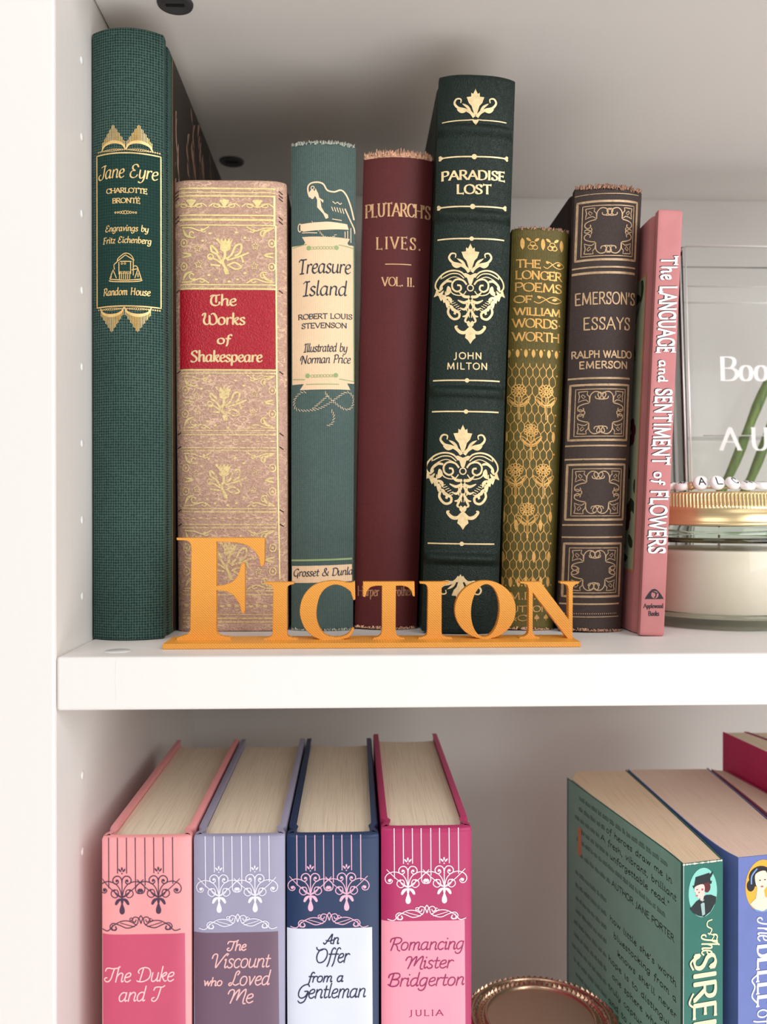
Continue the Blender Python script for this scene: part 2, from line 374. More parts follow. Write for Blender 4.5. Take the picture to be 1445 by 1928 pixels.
# uncial capitals of the red label
UNC = G('''
T 8 c 1,8.6 2.4,9.6 5,9.4 7.4,10;c 4,9.4 2,7.6 1.4,4 2.4,.9 5,0 7,1.2 7.4,3.4;l 5,8.6 5,3
W 11.4 c .4,8 1.4,9.6 2.6,9.4 2.2,6 1.6,3.6 2.4,.8 4.2,0 5.6,1.4 5.8,4 5.6,8;c 5.7,3 6.4,.6 8.4,0 10.4,1.4 10.9,4.6 10,8 8.2,9.8 6.8,9
S 6.6 c 5.9,8.2 4.6,10 2.4,9.4 1.4,7.6 2.6,6 4.6,4.4 5.6,2.4 4.6,.4 2.4,-.4 .6,.6
''')
ITC = G('''
J 5.6 c 1.4,8.8 3.4,9.6 5.6,9.8;c 4.6,9.8 4.4,5 4.2,2 3,0 1.2,-.2 -.2,1.2 0,3 1.4,3.6
E 7.4 c 6.6,8.2 5.4,9.8 3.4,9.8 2,8.4 2.4,6.4 4.4,5.4;c 4.4,5.4 2,5 .8,3 1.4,.8 3.6,0 5.6,.8 6.6,2.4
T 6.4 c .2,8.4 1,9.8 3,9.6 6,9.8;l 3.4,9.6 3.2,.2;l 1.6,0 4.8,.2
I 4.6 c .2,8.6 1.4,9.8 2.6,9.6 4.4,9.9;l 2.6,9.6 2.4,.2;l .6,0 4,.2
N 8.4 c -.8,4 -.6,8 1,9.6 2,8;l 1.8,9 1.2,-.6;l 2,9 6.6,0;l 6.6,0 7.2,9.8
P 6.4 l 2,9.8 1.4,-.2;c .4,8.6 2,9.8 4.4,9.8 6,8.6 5.8,6 4.2,4.8 2,5
F 6.4 l 2,9.8 1.6,-.2;c .4,9 2,9.8 6,9.8;l 1.8,5.4 4.8,5.4;l .4,0 3,0
R 7.4 l 2,9.8 1.4,-.2;c .4,8.8 2.4,9.8 4.6,9.8 6,8.6 5.8,6.4 4,5 2,5;l 3.8,5 7,0
H 8.4 l 1.6,9.8 1.4,0;l 6.8,9.8 6.6,0;l 1.4,5.2 6.8,5.2;l .6,9.8 2.6,9.8
D 8 l 1.8,9.8 1.4,0;c .2,9 2,9.8 4.6,9.8 7.4,8 7.6,3.6 5,.4 .6,.1
G 8 c 7.2,8.4 5.6,9.8 3.4,9.2 1,6.6 .8,3 2.4,.4 4.6,.2 6.4,2 6.8,4.6;l 6.8,4.4 6.4,-2.6
''')
def glyph(ch, sets):
    for s in sets:
        if ch in s: return s[ch]
    return None
def measure(t, sets, track):
    tot = 0
    for ch in t:
        g = glyph(ch, sets); tot += (g[0] if g else 4.2)+track
    return tot-track
def text(P, t, x0, x1, base, cap, sets=(UP, LO), nib=None, w=1.4, serif=False, slant=0., track=.6, rot=None, ser=None, arc=0.):
    """write t between x0 and x1 on the baseline; rot=(ox, oy): rotated a quarter turn clockwise"""
    L = measure(t, sets, track); sx = (x1-x0)/L; sy = cap/10; pen = 0; b = len(P.v)
    sl = ser if ser else cap*.12
    for ch in t:
        g = glyph(ch, sets)
        if not g: pen += 4.2+track; continue
        def mp(q):
            yy = q[1]*sy
            return (x0+(pen+q[0])*sx+yy*slant, base-yy)
        for fl, pts in g[1]:
            p = [mp(q) for q in pts]
            if fl[0] == 'd': P.dot(p[0][0], p[0][1], (nib[0] if nib else w)*.62, 8); continue
            if fl[0] == 'o': P.line(p, w, smooth=True, closed=True, nib=nib, n=4)
            elif fl[0] == 'c': P.line(p, w, smooth=True, nib=nib, n=4)
            else: P.line(p, w, nib=nib)
            if not nib:
                for e in (p[0], p[-1]): P.dot(e[0], e[1], w/2, 7)
            elif fl[0] != 'o':
                tw = min(nib[0], nib[1]*1.3)
                for e in (p[0], p[-1]): P.dot(e[0], e[1], tw/2, 6)
            if serif:
                th = nib[1] if nib else w
                for flag, e, o in (('S', p[0], p[1]), ('E', p[-1], p[-2])):
                    if flag in fl[1:]:
                        dy = abs(o[1]-e[1]); dx = abs(o[0]-e[0])
                        if dy > dx*.6: P.line([(e[0]-sl, e[1]), (e[0]+sl, e[1])], th)
                        else:
                            P.line([(e[0], e[1]-sl*.9), (e[0], e[1]+sl*.9)], th*1.1)
        pen += g[0]+track
    if arc:
        mx = (x0+x1)/2; hw = (x1-x0)/2
        P.xform(b, lambda x, y: (x, y+arc*((x-mx)/hw)**2))
    if rot:
        ox, oy, = rot
        P.xform(b, lambda x, y: (ox-y, oy+x))

# ------------------------------------------------------------ books
VP = (667.2, 958.4)
class Book:
    def __init__(s, label, W, H, D, X, Y, Z, lean, b, n, px, cover, Wt=None, side=None, hinge=True, bands=(), t=2.4, pages_m='pages', group=None, vstep=8, yawd=0.):
        """hard-bound book. px: spine corners measured on the photograph (for copying the print), TL TR BL BR"""
        s.W, s.H, s.b, s.n, s.px, s.bands = W, H, b, n, px, bands
        s.k = ((Wt or W)/W-1)
        s.slope = 0
        a = math.radians(lean)
        s.root = thing('book', label, 'book', (X/1000, Y/1000, (Z+(W*math.sin(a) if a > 0 else 0))/1000), (0, a, math.radians(yawd)), group)
        s.cover(D, cover, hinge, t, vstep)
        s.block(D, M[pages_m], t)
    def prof(s, u):
        q = abs(2*u/s.W-1); return 1-min(1, q)**s.n
    def band(s, v):
        h = 0
        for c_, wd, am in s.bands:
            d = abs(v-c_)/wd
            if d < 1: h = max(h, am*(math.cos(d*math.pi)*.5+.5)**.55)
        return h
    def S(s, u, v): return -s.b*s.prof(u)-s.band(v)*min(1, s.prof(u)*4)+s.slope*u
    def X(s, u, v): return s.W/2+(u-s.W/2)*(1+s.k*v/s.H)
    def cover(s, D, mat, hinge, t, vstep):
        W, H = s.W, s.H; Z = s.Z = (lambda u, v: s.S(u, v))
        us = [W*(.5-.5*math.cos(math.pi*i/16)) for i in range(17)]
        g = 1.3 if hinge else 0
        left = [(0, D), (0, D*.5), (0, 13), (g*.15, 10.5), (g, 8.2), (g*.8, 6), (0, 4), (-.1, 1.6)]
        vs = [0, .25, .9, 2]
        v = 2
        st = .6 if s.bands else vstep
        while v < H-3: v += st; vs.append(min(v, H-2))
        vs += [H-.9, H-.25, H]
        outer = []
        for vv in vs:
            row = [(x, y, 0) for x, y in left]+[(u, s.S(u, vv), 1) for u in us]+[(W-x, y, 0) for x, y in reversed(left)]
            d = min(vv, H-vv); ins = .9*(1-min(1, d/.9))**2
            cx, cy = W/2, D*.4
            rr = []
            for i, (x, y, k) in enumerate(row):
                xx = x+(ins if x < W/2 else -ins)*(.6 if k == 0 else .6*abs(2*x/W-1)); yy = y+(ins if k else 0)
                rr.append((s.X(xx, vv), yy, vv))
            outer.append(rr)
        L = len(outer[0]); verts = []; faces = []
        for rr in outer: verts += rr
        nI = len(verts)
        for rr in outer:
            for i, (x, y, z) in enumerate(rr):
                a, b = rr[max(0, i-1)], rr[min(L-1, i+1)]
                dx, dy = b[0]-a[0], b[1]-a[1]; l = math.hypot(dx, dy) or 1
                tt = t if i not in (0, L-1) else t
                verts.append((x-dy/l*tt, y+dx/l*tt, z))
        R = len(outer)
        for j in range(R-1):
            for i in range(L-1):
                k = j*L+i
                faces += [(k, k+1, k+L+1, k+L), (nI+k, nI+k+L, nI+k+L+1, nI+k+1)]
        for i in range(L-1):
            faces += [(i, nI+i, nI+i+1, i+1), ((R-1)*L+i, (R-1)*L+i+1, nI+(R-1)*L+i+1, nI+(R-1)*L+i)]
        for j in range(R-1):
            for i in (0, L-1): k = j*L+i; faces.append((k, k+L, nI+k+L, nI+k))
        o = link('cover', sc(verts), faces, mat, s.root, True); fixn(o)
        m = o.modifiers.new('edges', 'EDGE_SPLIT'); m.split_angle = math.radians(50)
        s.coverobj = o
    def block(s, D, mat, t):
        W, H = s.W, s.H; ov = 3.2; a = t+.25
        z0, z1 = ov, H-ov
        fr = [(a, 9), (W*.2, 9-.2-min(4, s.b)), (W*.5, 9-min(6.4-t, s.b*1.1)-.6), (W*.8, 9-.2-min(4, s.b)), (W-a, 9)]
        bk = [(W-a, D-4), (W*.75, D-5.6), (W*.5, D-6.4), (W*.25, D-5.6), (a, D-4)]
        ring = fr+bk; n = len(ring); v = []; f_ = []
        for z in (z0, z1):
            v += [(s.X(x, z), y, z) for x, y in ring]
        f_ += [(i, (i+1) % n, n+(i+1) % n, n+i) for i in range(n)]
        f_ += [tuple(range(n-1, -1, -1)), tuple(range(n, 2*n))]
        o = link('page_block', sc(v), f_, mat, s.root); fixn(o); s.blockobj = o
    def uv(s, x, y):
        (xa, ya), (xb, yb), (xc, yc), (xd, yd) = s.px
        kb = 1-s.b/385; x = VP[0]+(x-VP[0])*(1-(1-kb)*.8); y = VP[1]+(y-VP[1])*kb
        u = .5
        for _ in range(4):
            top = ya+(yb-ya)*u; bot = yc+(yd-yc)*u
            v = (bot-y)/(bot-top)
            l = xc+(xa-xc)*v; r_ = xd+(xb-xd)*v
            u = (x-l)/(r_-l)
        return u*s.W, v*s.H
    def print(s, name, P, mat, eps=.14, label=None, uvmode=False, gap=7):
        if gap:
            fs = sorted(((min(P.v[i][1] for i in f_), max(P.v[i][1] for i in f_), f_) for f_ in P.f), key=lambda q: q[0])
            groups = []; hi = -1e9
            for a, b, f_ in fs:
                if a > hi+gap: groups.append([])
                groups[-1].append(f_); hi = max(hi, b)
            if len(groups) > 1:
                for g in groups:
                    Q = Pen(); mp = {}; Q.lay = []
                    for f_ in g:
                        for i in f_:
                            if i not in mp: mp[i] = len(Q.v); Q.v.append(P.v[i]); Q.lay.append(bisect.bisect_right(P.m, i))
                        Q.f.append(tuple(mp[i] for i in f_))
                    s.print(name, Q, mat, eps, label, uvmode, 0)
                return
        v = []
        for k_, (x, y) in enumerate(P.v):
            u, vv = (x, y) if uvmode else s.uv(x, y)
            u = max(.05, min(s.W-.05, u)); v.append((s.X(u, vv), s.S(u, vv)-eps-P.lift(k_), vv))
        o = link(name, sc(v), P.f, mat, s.root)
        if label: o['label'] = label
        return o
    def fx(s, u, y):
        """photo x of the fraction u across the spine at photo height y"""
        (xa, ya), (xb, yb), (xc, yc), (xd, yd) = s.px
        v = (yc-y)/(yc-ya); l = xc+(xa-xc)*v; r_ = xd+(xb-xd)*v
        return l+(r_-l)*u
    def side(s, name, P, mat, right=True, eps=.12, label=None):
        """print on a board: drawing plane = (depth from the spine, height)"""
        v = []
        for k_, (y, z) in enumerate(P.v):
            e_ = eps+P.lift(k_); x = s.X(s.W+e_, z) if right else s.X(-e_, z)
            v.append((x, y, z))
        o = link(name, sc(v), P.f, mat, s.root)
        if label: o['label'] = label
        return o
def sc(v): return [(a/1000, b/1000, c_/1000) for a, b, c_ in v]
def fray(bk, top=True, name='frayed_edge', amp=1.6, n=90, col='fray', depth=1.4, seed=1):
    """torn cloth along the head or tail of the spine: ragged little tongues"""
    rn = random.Random(seed); v, f_ = [], []; W, H = bk.W, bk.H
    for i in range(int(n*2.2)):
        u = W*rn.random(); z = (H if top else 0); d = rn.uniform(.08, .45)
        h = rn.uniform(.3, 1)*amp*(1 if rn.random() < .8 else 1.6); yy = bk.S(u, 5)+rn.uniform(-.35, .5)*depth
        sg = 1 if top else -1; lean = rn.uniform(-.9, .9)
        zi = z-sg*rn.uniform(.2, 1.5)
        if not top: h *= .35
        b = len(v)
        pts = [(u-d, yy, zi), (u+d, yy, zi), (u+d*.5+lean, yy-.3, z+sg*h), (u-d*.4+lean, yy+.1, z+sg*h*.8),
               (u-d, yy+.25, zi), (u+d, yy+.25, zi), (u+d*.5+lean, yy-.1, z+sg*h), (u-d*.4+lean, yy+.3, z+sg*h*.8)]
        v += [(bk.X(min(W, max(0, a)), z), b2, max(.05, c_)) for a, b2, c_ in pts]
        f_ += [(b, b+1, b+2, b+3), (b+4, b+7, b+6, b+5), (b, b+4, b+5, b+1), (b+1, b+5, b+6, b+2), (b+2, b+6, b+7, b+3), (b+3, b+7, b+4, b)]
    o = link(name, sc(v), f_, M[col], bk.root); o['kind'] = 'stuff'
    return o

# ------------------------------------------------------------ bookcase
case = thing('bookcase', 'white laminate bookcase holding all the books, its left side panel filling the left edge', 'bookcase', (0, 0, 0))
DP = .279; H1 = .2787; TB = .0205
box('side_panel', (-.06, 0, -1.0), (0, DP+.01, 1.0), M['board'], case, .0012)
box('side_panel', (.762, 0, -1.0), (.80, DP+.01, 1.0), M['board'], case, .0012)
box('back_panel', (.0001, DP, -1.0), (.7619, DP+.006, 1.0), M['board'], case)
for k in (-3, -2, -1, 0, 1, 2):
    z = k*(H1+TB); box('shelf_board', (.0003, 0, z-TB), (.7617, DP-.0002, z), M['board'], case, .0011)
box('top_panel', (.0003, 0, .93), (.7617, DP-.0002, .95), M['board'], case, .001)
box('floor', (-3, -4, -1.02), (4, 3, -1.0), plain('pale_floor', (214, 208, 204), .5, scale=6, var=.2), None)['kind'] = 'structure'
box('wall_back', (-3, DP+.02, -1.0), (4, DP+.12, 1.6), plain('wall_paint', (226, 222, 216), .8), None)['kind'] = 'structure'
def cam_plug(x, y, z):
    n = 40; v = []; fc = []
    prof = [(0, 0), (.0062, 0), (.0070, .0004), (.0074, .0011), (.0076, 0.0002)]
    o = lathe('cam_plug', [(.0001, -.0006), (.0060, -.0007), (.0068, -.0012), (.0076, -.0010), (.0079, -.0001), (.0079, .001)], M['plug'], case, 36, (x, y, z))
    o['label'] = 'dark grey plastic cam plug under the upper board'
    box('slot', (x-.004, y-.0006, z-.00135), (x+.004, y+.0006, z-.0006), plain('black_slot', (22, 22, 24), .6), o)
for x, y in ((.0353, .0495), (.0358, .2205), (.55, .05), (.55, .22)): cam_plug(x, y, H1)
for z in (.212, .180, .148, .116, .084, .052, .020, -.055, -.087, .244):
    for y in (.0325,):
        v, fc = [], []
        for j, (rr, xx) in enumerate([(1.7, .02), (1.6, .2), (1.1, .4), (.4, .5)]):
            v += [(xx/1000, y+rr/1000*math.cos(a*math.pi/8), z+rr/1000*math.sin(a*math.pi/8)) for a in range(16)]
        for j in range(3):
            fc += [(j*16+i, j*16+(i+1) % 16, j*16+16+(i+1) % 16, j*16+16+i) for i in range(16)]
        fc.append(tuple(range(48, 64)))
        o = link('hole_cap', v, fc, M['peg'], case, True); fixn(o)
lathe('sticker_dot', [(.00002, .00035), (.0050, .00035), (.0054, .0001)], M['peg'], case, 32, (.0203, .0125, 0))
P = Pen(); pts = [(0, -1.8)]; rn = random.Random(3)
for i in range(12): pts.append((rn.uniform(-.12, .12), -1.8-i*1.45))
P.line(pts, .22)
link('paint_seam', [((22.9+x)/1000, -.00012, (y)/1000) for x, y in P.v], P.f, M['peg'], case)

# ============================================================ upper shelf
gold = gilt('gilt', (246, 208, 138), .3); goldp = gilt('gilt_pale', (250, 222, 168), .25); rose = gilt('rose_gilt', (238, 206, 178), .25, .45, .15, (120, 90, 70))
RO = ((2.2, .8, math.radians(12)))

# ---- Jane Eyre
B = Book('tall dark green woven cloth book with gold sunburst frame, leftmost on the upper shelf', 30.2, 262.5, 172, .9, 45, .06, 0, 5.5, 2.1,
         [(172, 70), (312, 73), (172, 1200), (311, 1200)],
         cloth('green_weave', (17, 42, 39), (66, 94, 86), 1.1, 1.15, .7, .8, .0005, (150, 176, 160)), Wt=30.6)
P = Pen(); P.rect(178, 293, 302, 580, 14, 24)
B.print('label_panel', P, cloth('green_smooth', (14, 50, 44), (34, 68, 60), 1.15, 1.25, .75, .5, .0003), eps=.06, label='smooth darker green title panel')
P = Pen(); P.line([(177, 294), (303, 294), (303, 579), (177, 579)], 2.3, closed=True)
for sgn, yb, cxs in ((-1, 288.5, (213.5, 264)), (1, 585, (210, 261))):
    for k, cx in enumerate(cxs):
        for i in range(19):
            t = (i-9)/9; x = cx+t*23.5
            hgt = 16+33*(1-abs(t))-(2 if i % 2 else 0); arc = 14*math.sqrt(max(0, 1-(t*.98)**2))
            y0_, y1_ = (288-arc, 288-arc*.0-hgt) if sgn < 0 else (580+arc*.95, 580+hgt)
            P.line([(x, y0_), (x, y1_)], 1.3)
        yq = 288 if sgn < 0 else 581
        P.line([(cx-25+50*i/12, yq+sgn*15*math.sqrt(max(0, 1-((i-6)/6)**2))) for i in range(13)], 6, taper=lambda t: .35+.65*math.sin(math.pi*t))
    for i in range(31):
        x = 181+i*4; q = abs(((x-cxs[0]) if x < sum(cxs)/2 else (x-cxs[1])))/24
        P.ring(x, 288 if sgn < 0 else 584, 1.0+1.3*max(0, 1-q*1.1), .9, n=8)
text(P, 'Jane Eyre', 182, 297, 340, 25, (ITC, LO), nib=(3.1, 1.1, .5), slant=.16, track=.1)
text(P, 'CHARLOTTE', 199, 279, 368, 8.6, nib=(2, 1.0, .2), serif=True, track=.5, ser=1.8)
text(P, 'BRONTE', 212, 266, 387, 8.6, nib=(2, 1.0, .2), serif=True, track=.5, ser=1.8)
P.dot(258.5, 375.8, 1.0, 8); P.dot(263, 375.8, 1.0, 8)
for i in range(9): P.ring(218+i*5, 404.8, 1.5+1.5*max(0, 1-abs(i-4)/3), 1.1, n=10)
text(P, 'Engravings by', 196, 281, 439.5, 11.5, (ITC, UP, LO), nib=(1.9, .9, .5), slant=.12, track=.3)
text(P, 'Fritz Eichenberg', 191, 286, 461.5, 11.5, (ITC, UP, LO), nib=(1.9, .9, .5), slant=.12, track=.3)
text(P, 'Random House', 191.5, 284, 558.5, 13.5, (ITC, UP, LO), nib=(2.1, .9, .5), slant=.1, track=.3)
B.print('gilt_lettering', P, gold)
P = Pen()   # the little house
P.lines([(204, 531), (215, 533), (240, 534), (262, 532.5), (270, 530)], [(206, 528), (238, 531), (269, 528)], w=1.8, smooth=True)
P.lines([(223, 495), (238, 484), (255, 494)], [(225, 497), (225, 520)], [(253, 494), (253, 522)], [(227, 496), (250, 496)], [(248, 496), (248, 519)], [(206, 528), (213, 511), (220, 527)], [(209, 526), (209, 518)],
        [(256, 527), (262, 509), (268, 528)], [(262, 525), (262, 517)], [(250, 512), (262, 509)], w=1.7)
P.lines([(216, 511), (215, 502), (221, 497), (223, 491), (230, 485), (237, 481), (245, 482), (251, 487), (254, 493)], [(262, 508), (258, 504), (254, 505)], w=1.6, smooth=True)
for x in (231, 237): P.ring(x, 500, 1.6, 1)
for x in (226, 230, 234, 238, 242, 246):
    P.line([(x, 529), (x+.5, 519), (x+2, 514+(x % 3)*2)], 1.5); P.curl(x+2, 516, .5, 2.6, 0, 300, .9)
B.print('house_emblem', P, gold)
P = Pen(); P.rect(17.5, 1, 170.5, 261.5, 10, 14)
B.side('cover_paper', P, plain('dark_paper', (44, 36, 30), .55, scale=400, var=.3), label='dark patterned paper side')
P = Pen(); rn = random.Random(5)
for i in range(34):
    y0 = rn.uniform(20, 160); z0 = rn.uniform(150, 255); a = rn.uniform(.3, 1.3)
    for k in range(rn.choice((2, 3, 4))): 
        x1, z1 = y0+k*3.5*math.cos(a), z0-k*8*math.sin(a)
        P.leaf(x1, z1, x1+rn.uniform(-5, 5), z1+rn.uniform(6, 11), rn.uniform(2, 3.8), .15)
    P.line([(y0, z0), (y0+5, z0-14), (y0+12, z0-30)], .5, smooth=True)
P.v = [(max(23, min(169.8, a)), max(2, min(261, b))) for a, b in P.v]
B.side('leaf_sprays', P, plain('paper_leaf', (150, 118, 100), .7), eps=.2)
P = Pen(); P.line([(17.2, 1), (17.2, 261.5)], .5); B.side('gilt_line', P, gold, eps=.2)

# ---- Works of Shakespeare
tan = leather('tan_leather', (178, 138, 120), (206, 168, 146), .5, .55, .0003, crackle=(250, 212, 176))
B = Book('thick tan leather book with gold thistles and a bright red title label', 50.4, 207.5, 138, 32.6, 69, 0, -.3, 3.6, 9,
         [(328, 347), (541, 347), (337, 1187), (543, 1185)], tan, Wt=51.6)
P = Pen(); P.rect(B.fx(.035, 600), 548, 520, 695.5, 40, 16)
B.print('title_label', P, leather('red_leather', (166, 12, 34), (188, 24, 46), .4, .7, .00035), eps=.1, label='bright red title label')
sg = gilt('shelf_gilt', (255, 232, 160), .25, .35); sgw = gilt('worn_gilt', (252, 226, 160), .25, .4, .35, (196, 156, 134))
def hl(P, B, y, w, a=.04, b=.9): P.line([(B.fx(a, y), y), (B.fx((a+b)/2, y), y), (B.fx(b, y), y)], w)
P = Pen()
for y, w_ in ((358, 3.2), (365.5, 2), (372, 3), (408, 3), (416.5, 4.4), (426.5, 2.4), (538, 2.4), (545.5, 3), (697.5, 2.6), (703.5, 2)): hl(P, B, y, w_)
P.line([(518, 372), (518, 426)], 4); P.line([(520.5, 426), (522.5, 700), (524, 860), (528, 1090)], 2.6)
for k in range(3):
    cx = 360+k*63
    P.ring(cx, 383, 5.5, 2.6, 3.6); P.poly([(cx-10, 381), (cx-5, 387), (cx, 395), (cx+5, 387), (cx+10, 381), (cx+6, 378), (cx+3, 382), (cx, 378), (cx-3, 382), (cx-6, 378)])
    for q in (-1, 1):
        P.ring(cx+q*14, 390, 6, 2, 3.4); P.line([(cx, 393), (cx+q*8, 391), (cx+q*20, 386), (cx+q*30, 392)], 2.2, smooth=True)
def thistle(P, cx, cy, s_=1.0):
    m = lambda pts: [(cx+x*s_, cy+y*s_) for x, y in pts]
    P.poly(m([(-17, -30), (-8, -20), (-9, -11), (0, -6), (10, -11), (11, -20), (15, -30), (10, -26), (8, -32), (4, -26), (1, -33), (-2, -26), (-6, -32), (-9, -26), (-12, -32)]))
    P.line(m([(0, -8), (0, 2), (-4, 12), (6, 30)]), 5*s_, smooth=True)
    P.lines(m([(-5, 12), (-14, -2), (-24, -8), (-25, -18), (-17, -12), (-12, -4)]), m([(2, 6), (12, -2), (20, -18), (30, -20), (28, -6), (18, 0)]), w=4*s_, smooth=True)
    P.lines(m([(-6, 14), (-18, 6), (-30, 4)]), m([(-8, 18), (-26, 16)]), m([(4, 8), (24, 2), (44, -6)]), m([(30, 0), (34, 12)]), m([(4, 18), (18, 12), (30, 20), (20, 24), (8, 18)]), w=3.4*s_, smooth=True)
    P.ring(cx-26*s_, cy+2*s_, 5*s_, 2.6*s_); P.poly(m([(1, 22), (9, 33), (1, 34), (-3, 24)]))
def star(P, x, y, r_):
    p = []
    for i in range(10):
        a = math.radians(36*i-90); q = r_ if i % 2 == 0 else r_*.5; p.append((x+q*math.cos(a), y+q*math.sin(a)))
    P.line(p, 1.8, closed=True)
def panel(P, y0, y1, cx, full=True):
    cy = (y0+y1)/2; h = (y1-y0)
    thistle(P, cx, cy+2, h/108)
    for sx, sy in ((-52, -12), (58, -16), (-50, 18), (56, 20)): star(P, cx+sx, cy+sy*h/110, 7.5)
    for sx, sy in ((-28, -40), (-42, -26), (22, -42), (38, -32), (-30, 38), (-16, 46), (24, 46), (38, 34), (8, 50)): P.dot(cx+sx, cy+sy*h/112, 3.2, 8, 2.2)
    for q, x in ((1, B.fx(.06, cy)), (-1, B.fx(.90, cy)-3)):
        for e, yy in ((1, y0+3), (-1, y1-3)):
            P.curl(x+q*20, yy+e*14, 2, 8, 0, 320*q, 2.6); P.curl(x+q*40, yy+e*6, 1, 6, 90, 90+250*q*e, 2.4)
            P.line([(x, yy+e*2), (x+q*18, yy+e*3), (x+q*36, yy+e*8), (x+q*52, yy)], 2.6, smooth=True)
            P.leaf(x+q*2, yy+e*4, x+q*22, yy+e*22, 5, .2*e)
        for e in (-1, 1):
            P.ring(x+q*4, cy+e*22, 6, 2.2, 7); P.dot(x+q*4, cy+e*22, 2.4)
        P.leaf(x, cy-4, x+q*20, cy, 4); P.leaf(x, cy+5, x+q*20, cy+1, 4)
panel(P, 426, 538, 424)
B.print('gilt_ornament', P, sg)
P = Pen()
panel(P, 704, 811, 422); panel(P, 849, 957, 422); panel(P, 994, 1112, 432)
for y, w_ in ((704, 2), (811, 2), (819, 2.6), (843, 2.2), (849, 2), (957.5, 2), (963.5, 2.4), (987, 2), (993.5, 2), (1112, 2), (1119, 2), (1163, 2.6), (1170, 2.2), (1156, 1.6)): hl(P, B, y, w_)
for y in (831, 975, 1139):
    for i in range(13): P.dot(352+i*13.5, y+(i % 2)*1.4, 4.6, 8, 1.2 if y < 1100 else 3)
B.print('worn_gilt_ornament', P, sgw, label='worn gold thistle panels')
P = Pen()
for (t_, a, b, yb, cp) in (('The', 394, 446, 577, 20), ('Works', 380, 463, 612.5, 21), ('of', 409, 435, 648.5, 16), ('Shakespeare', 358.5, 495, 682, 20)):
    text(P, t_, a, b, yb, cp, (UNC, LO), nib=(4.2, 1.7, .35), slant=.02, track=.1)
B.print('title_lettering', P, goldp)
P = Pen()
tick = plain('dark_tick', (50, 24, 20), .7)
for y in (362, 369, 375, 410, 418, 548, 700, 816, 842, 960, 987):
    for c_ in ([(B.fx(.93, y), y-1), (B.fx(.965, y), y+4)], [(B.fx(.0, y), y+3), (B.fx(.035, y), y-1)]):
        P = Pen(); P.line(c_, 1.8); B.print('edge_tick', P, tick)

# ---- Treasure Island
blue = cloth('blue_grey_cloth', (66, 86, 83), (94, 112, 107), .9, .55, .62, .45, .00012)
B = Book('slim blue-grey cloth book with cream scroll label and gold parrot', 28.7, 225.8, 150, 84.6, 70, 0, .2, 4, 2.4,
         [(552, 275), (673, 278), (549, 1183), (664, 1187)], blue, Wt=30)
cream = cloth('cream_cloth', (240, 204, 164), (250, 220, 184), .9, .55, .7, .5, .0001)
P = Pen(); P.rect(B.fx(.004, 590), 461, B.fx(.985, 590), 722, 24, 12); P.poly([(571, 445.5), (661, 449), (656, 458), (578, 458)]); P.poly([(576, 457), (656, 457), (660, 463), (574, 463)])
P.poly([(575, 720), (654, 720), (661, 734), (566, 733)]); P.rect(B.fx(.004, 1080), 1064, B.fx(.98, 1080), 1096, 8, 3)
B.print('label_panel', P, cream, eps=.07, label='cream scroll label')
P = Pen(); ck = dict(w=2.4, smooth=True)
P.line([(586, 372), (583, 362), (583, 352), (589, 346), (602, 345), (612, 349), (619, 360), (632, 363), (645, 359), (655, 368), (663, 388), (669, 412)], 3, smooth=True)
P.poly([(586, 362), (590, 358), (595, 361), (597, 368), (592, 376), (588, 374), (583, 368)], True); P.poly([(597, 356), (602, 366), (604, 374), (612, 379), (611, 384), (606, 378), (608, 392), (614, 402), (620, 406), (621, 412), (616, 414), (611, 404), (600, 392), (600, 378), (594, 366)])
P.ring(591.5, 355, 3, 1.6); P.line([(652, 393), (660, 410), (669, 428), (671, 438)], 2.6)
for i in range(5): P.line([(627+i*5, 391+i*.5), (630+i*5, 399+i)], 1.6)
P.lines([(629, 381), (634, 385), (638, 382), (643, 386), (646, 383)], w=1.8)
P.poly([(568, 421), (576, 421), (620, 419), (656, 422), (659, 432), (620, 434), (574, 436), (568, 432)]); P.ring(567, 428, 3.2, 1.8, 7.5)
P.lines([(652, 436), (652, 448)], [(657, 434), (657, 450)], [(663, 428), (663, 456)], [(571, 438), (600, 440)], [(628, 414), (646, 416)], w=1.5)
def rope(P, pts, w=3.4, step=5):
    p = cr(pts, False, 8); d = dens(p, 1.0); acc = 0
    for a, b in zip(d, d[1:]):
        acc += math.hypot(b[0]-a[0], b[1]-a[1])
        if acc > step:
            acc = 0; an = math.atan2(b[1]-a[1], b[0]-a[0])+.6
            P.line([(a[0]-w*math.cos(an), a[1]-w*math.sin(an)), (a[0]+w*math.cos(an), a[1]+w*math.sin(an))], 2.2, taper=lambda t: .4+.6*math.sin(math.pi*t))
rope(P, [(588, 418), (598, 424), (603, 436), (614, 447), (628, 448), (636, 441)], 2.6, 4)
rope(P, [(612, 737), (624, 752), (648, 770), (662, 768), (667, 752), (660, 740), (648, 741), (624, 758), (600, 770), (572, 772), (557, 766), (556, 750), (568, 738), (582, 738)])
rope(P, [(620, 744), (604, 758), (590, 770)]); rope(P, [(624, 770), (630, 784), (626, 798), (614, 803)])
B.print('parrot_and_rope', P, plain('cream_ink', (246, 216, 178), .6), label='cream parrot, spyglass and knotted rope print')
P = Pen()
for x, y in ((584, 467.5), (636, 467.5), (581, 707), (634, 707)): P.dot(x, y, 4.4)
for y in (468, 708):
    for i in range(8): P.ring(590+i*5.8, y, 3.4, .9, 2.2)
P.lines([(668, 462), (667.5, 718)], [(553, 464), (580, 460)], [(640, 462), (668, 466)], [(553, 712), (576, 714)], [(640, 714), (668, 718)], [(578, 723), (640, 724)], [(549, 1053.5), (606, 1053.5), (663, 1053.5)], w=1.5)
P.line([(549, 1053.5), (606, 1053.5), (663, 1053.5)], 3.6)
B.print('green_print', P, plain('green_ink', (150, 172, 118), .6), label='pale green knots and rules')
P = Pen()
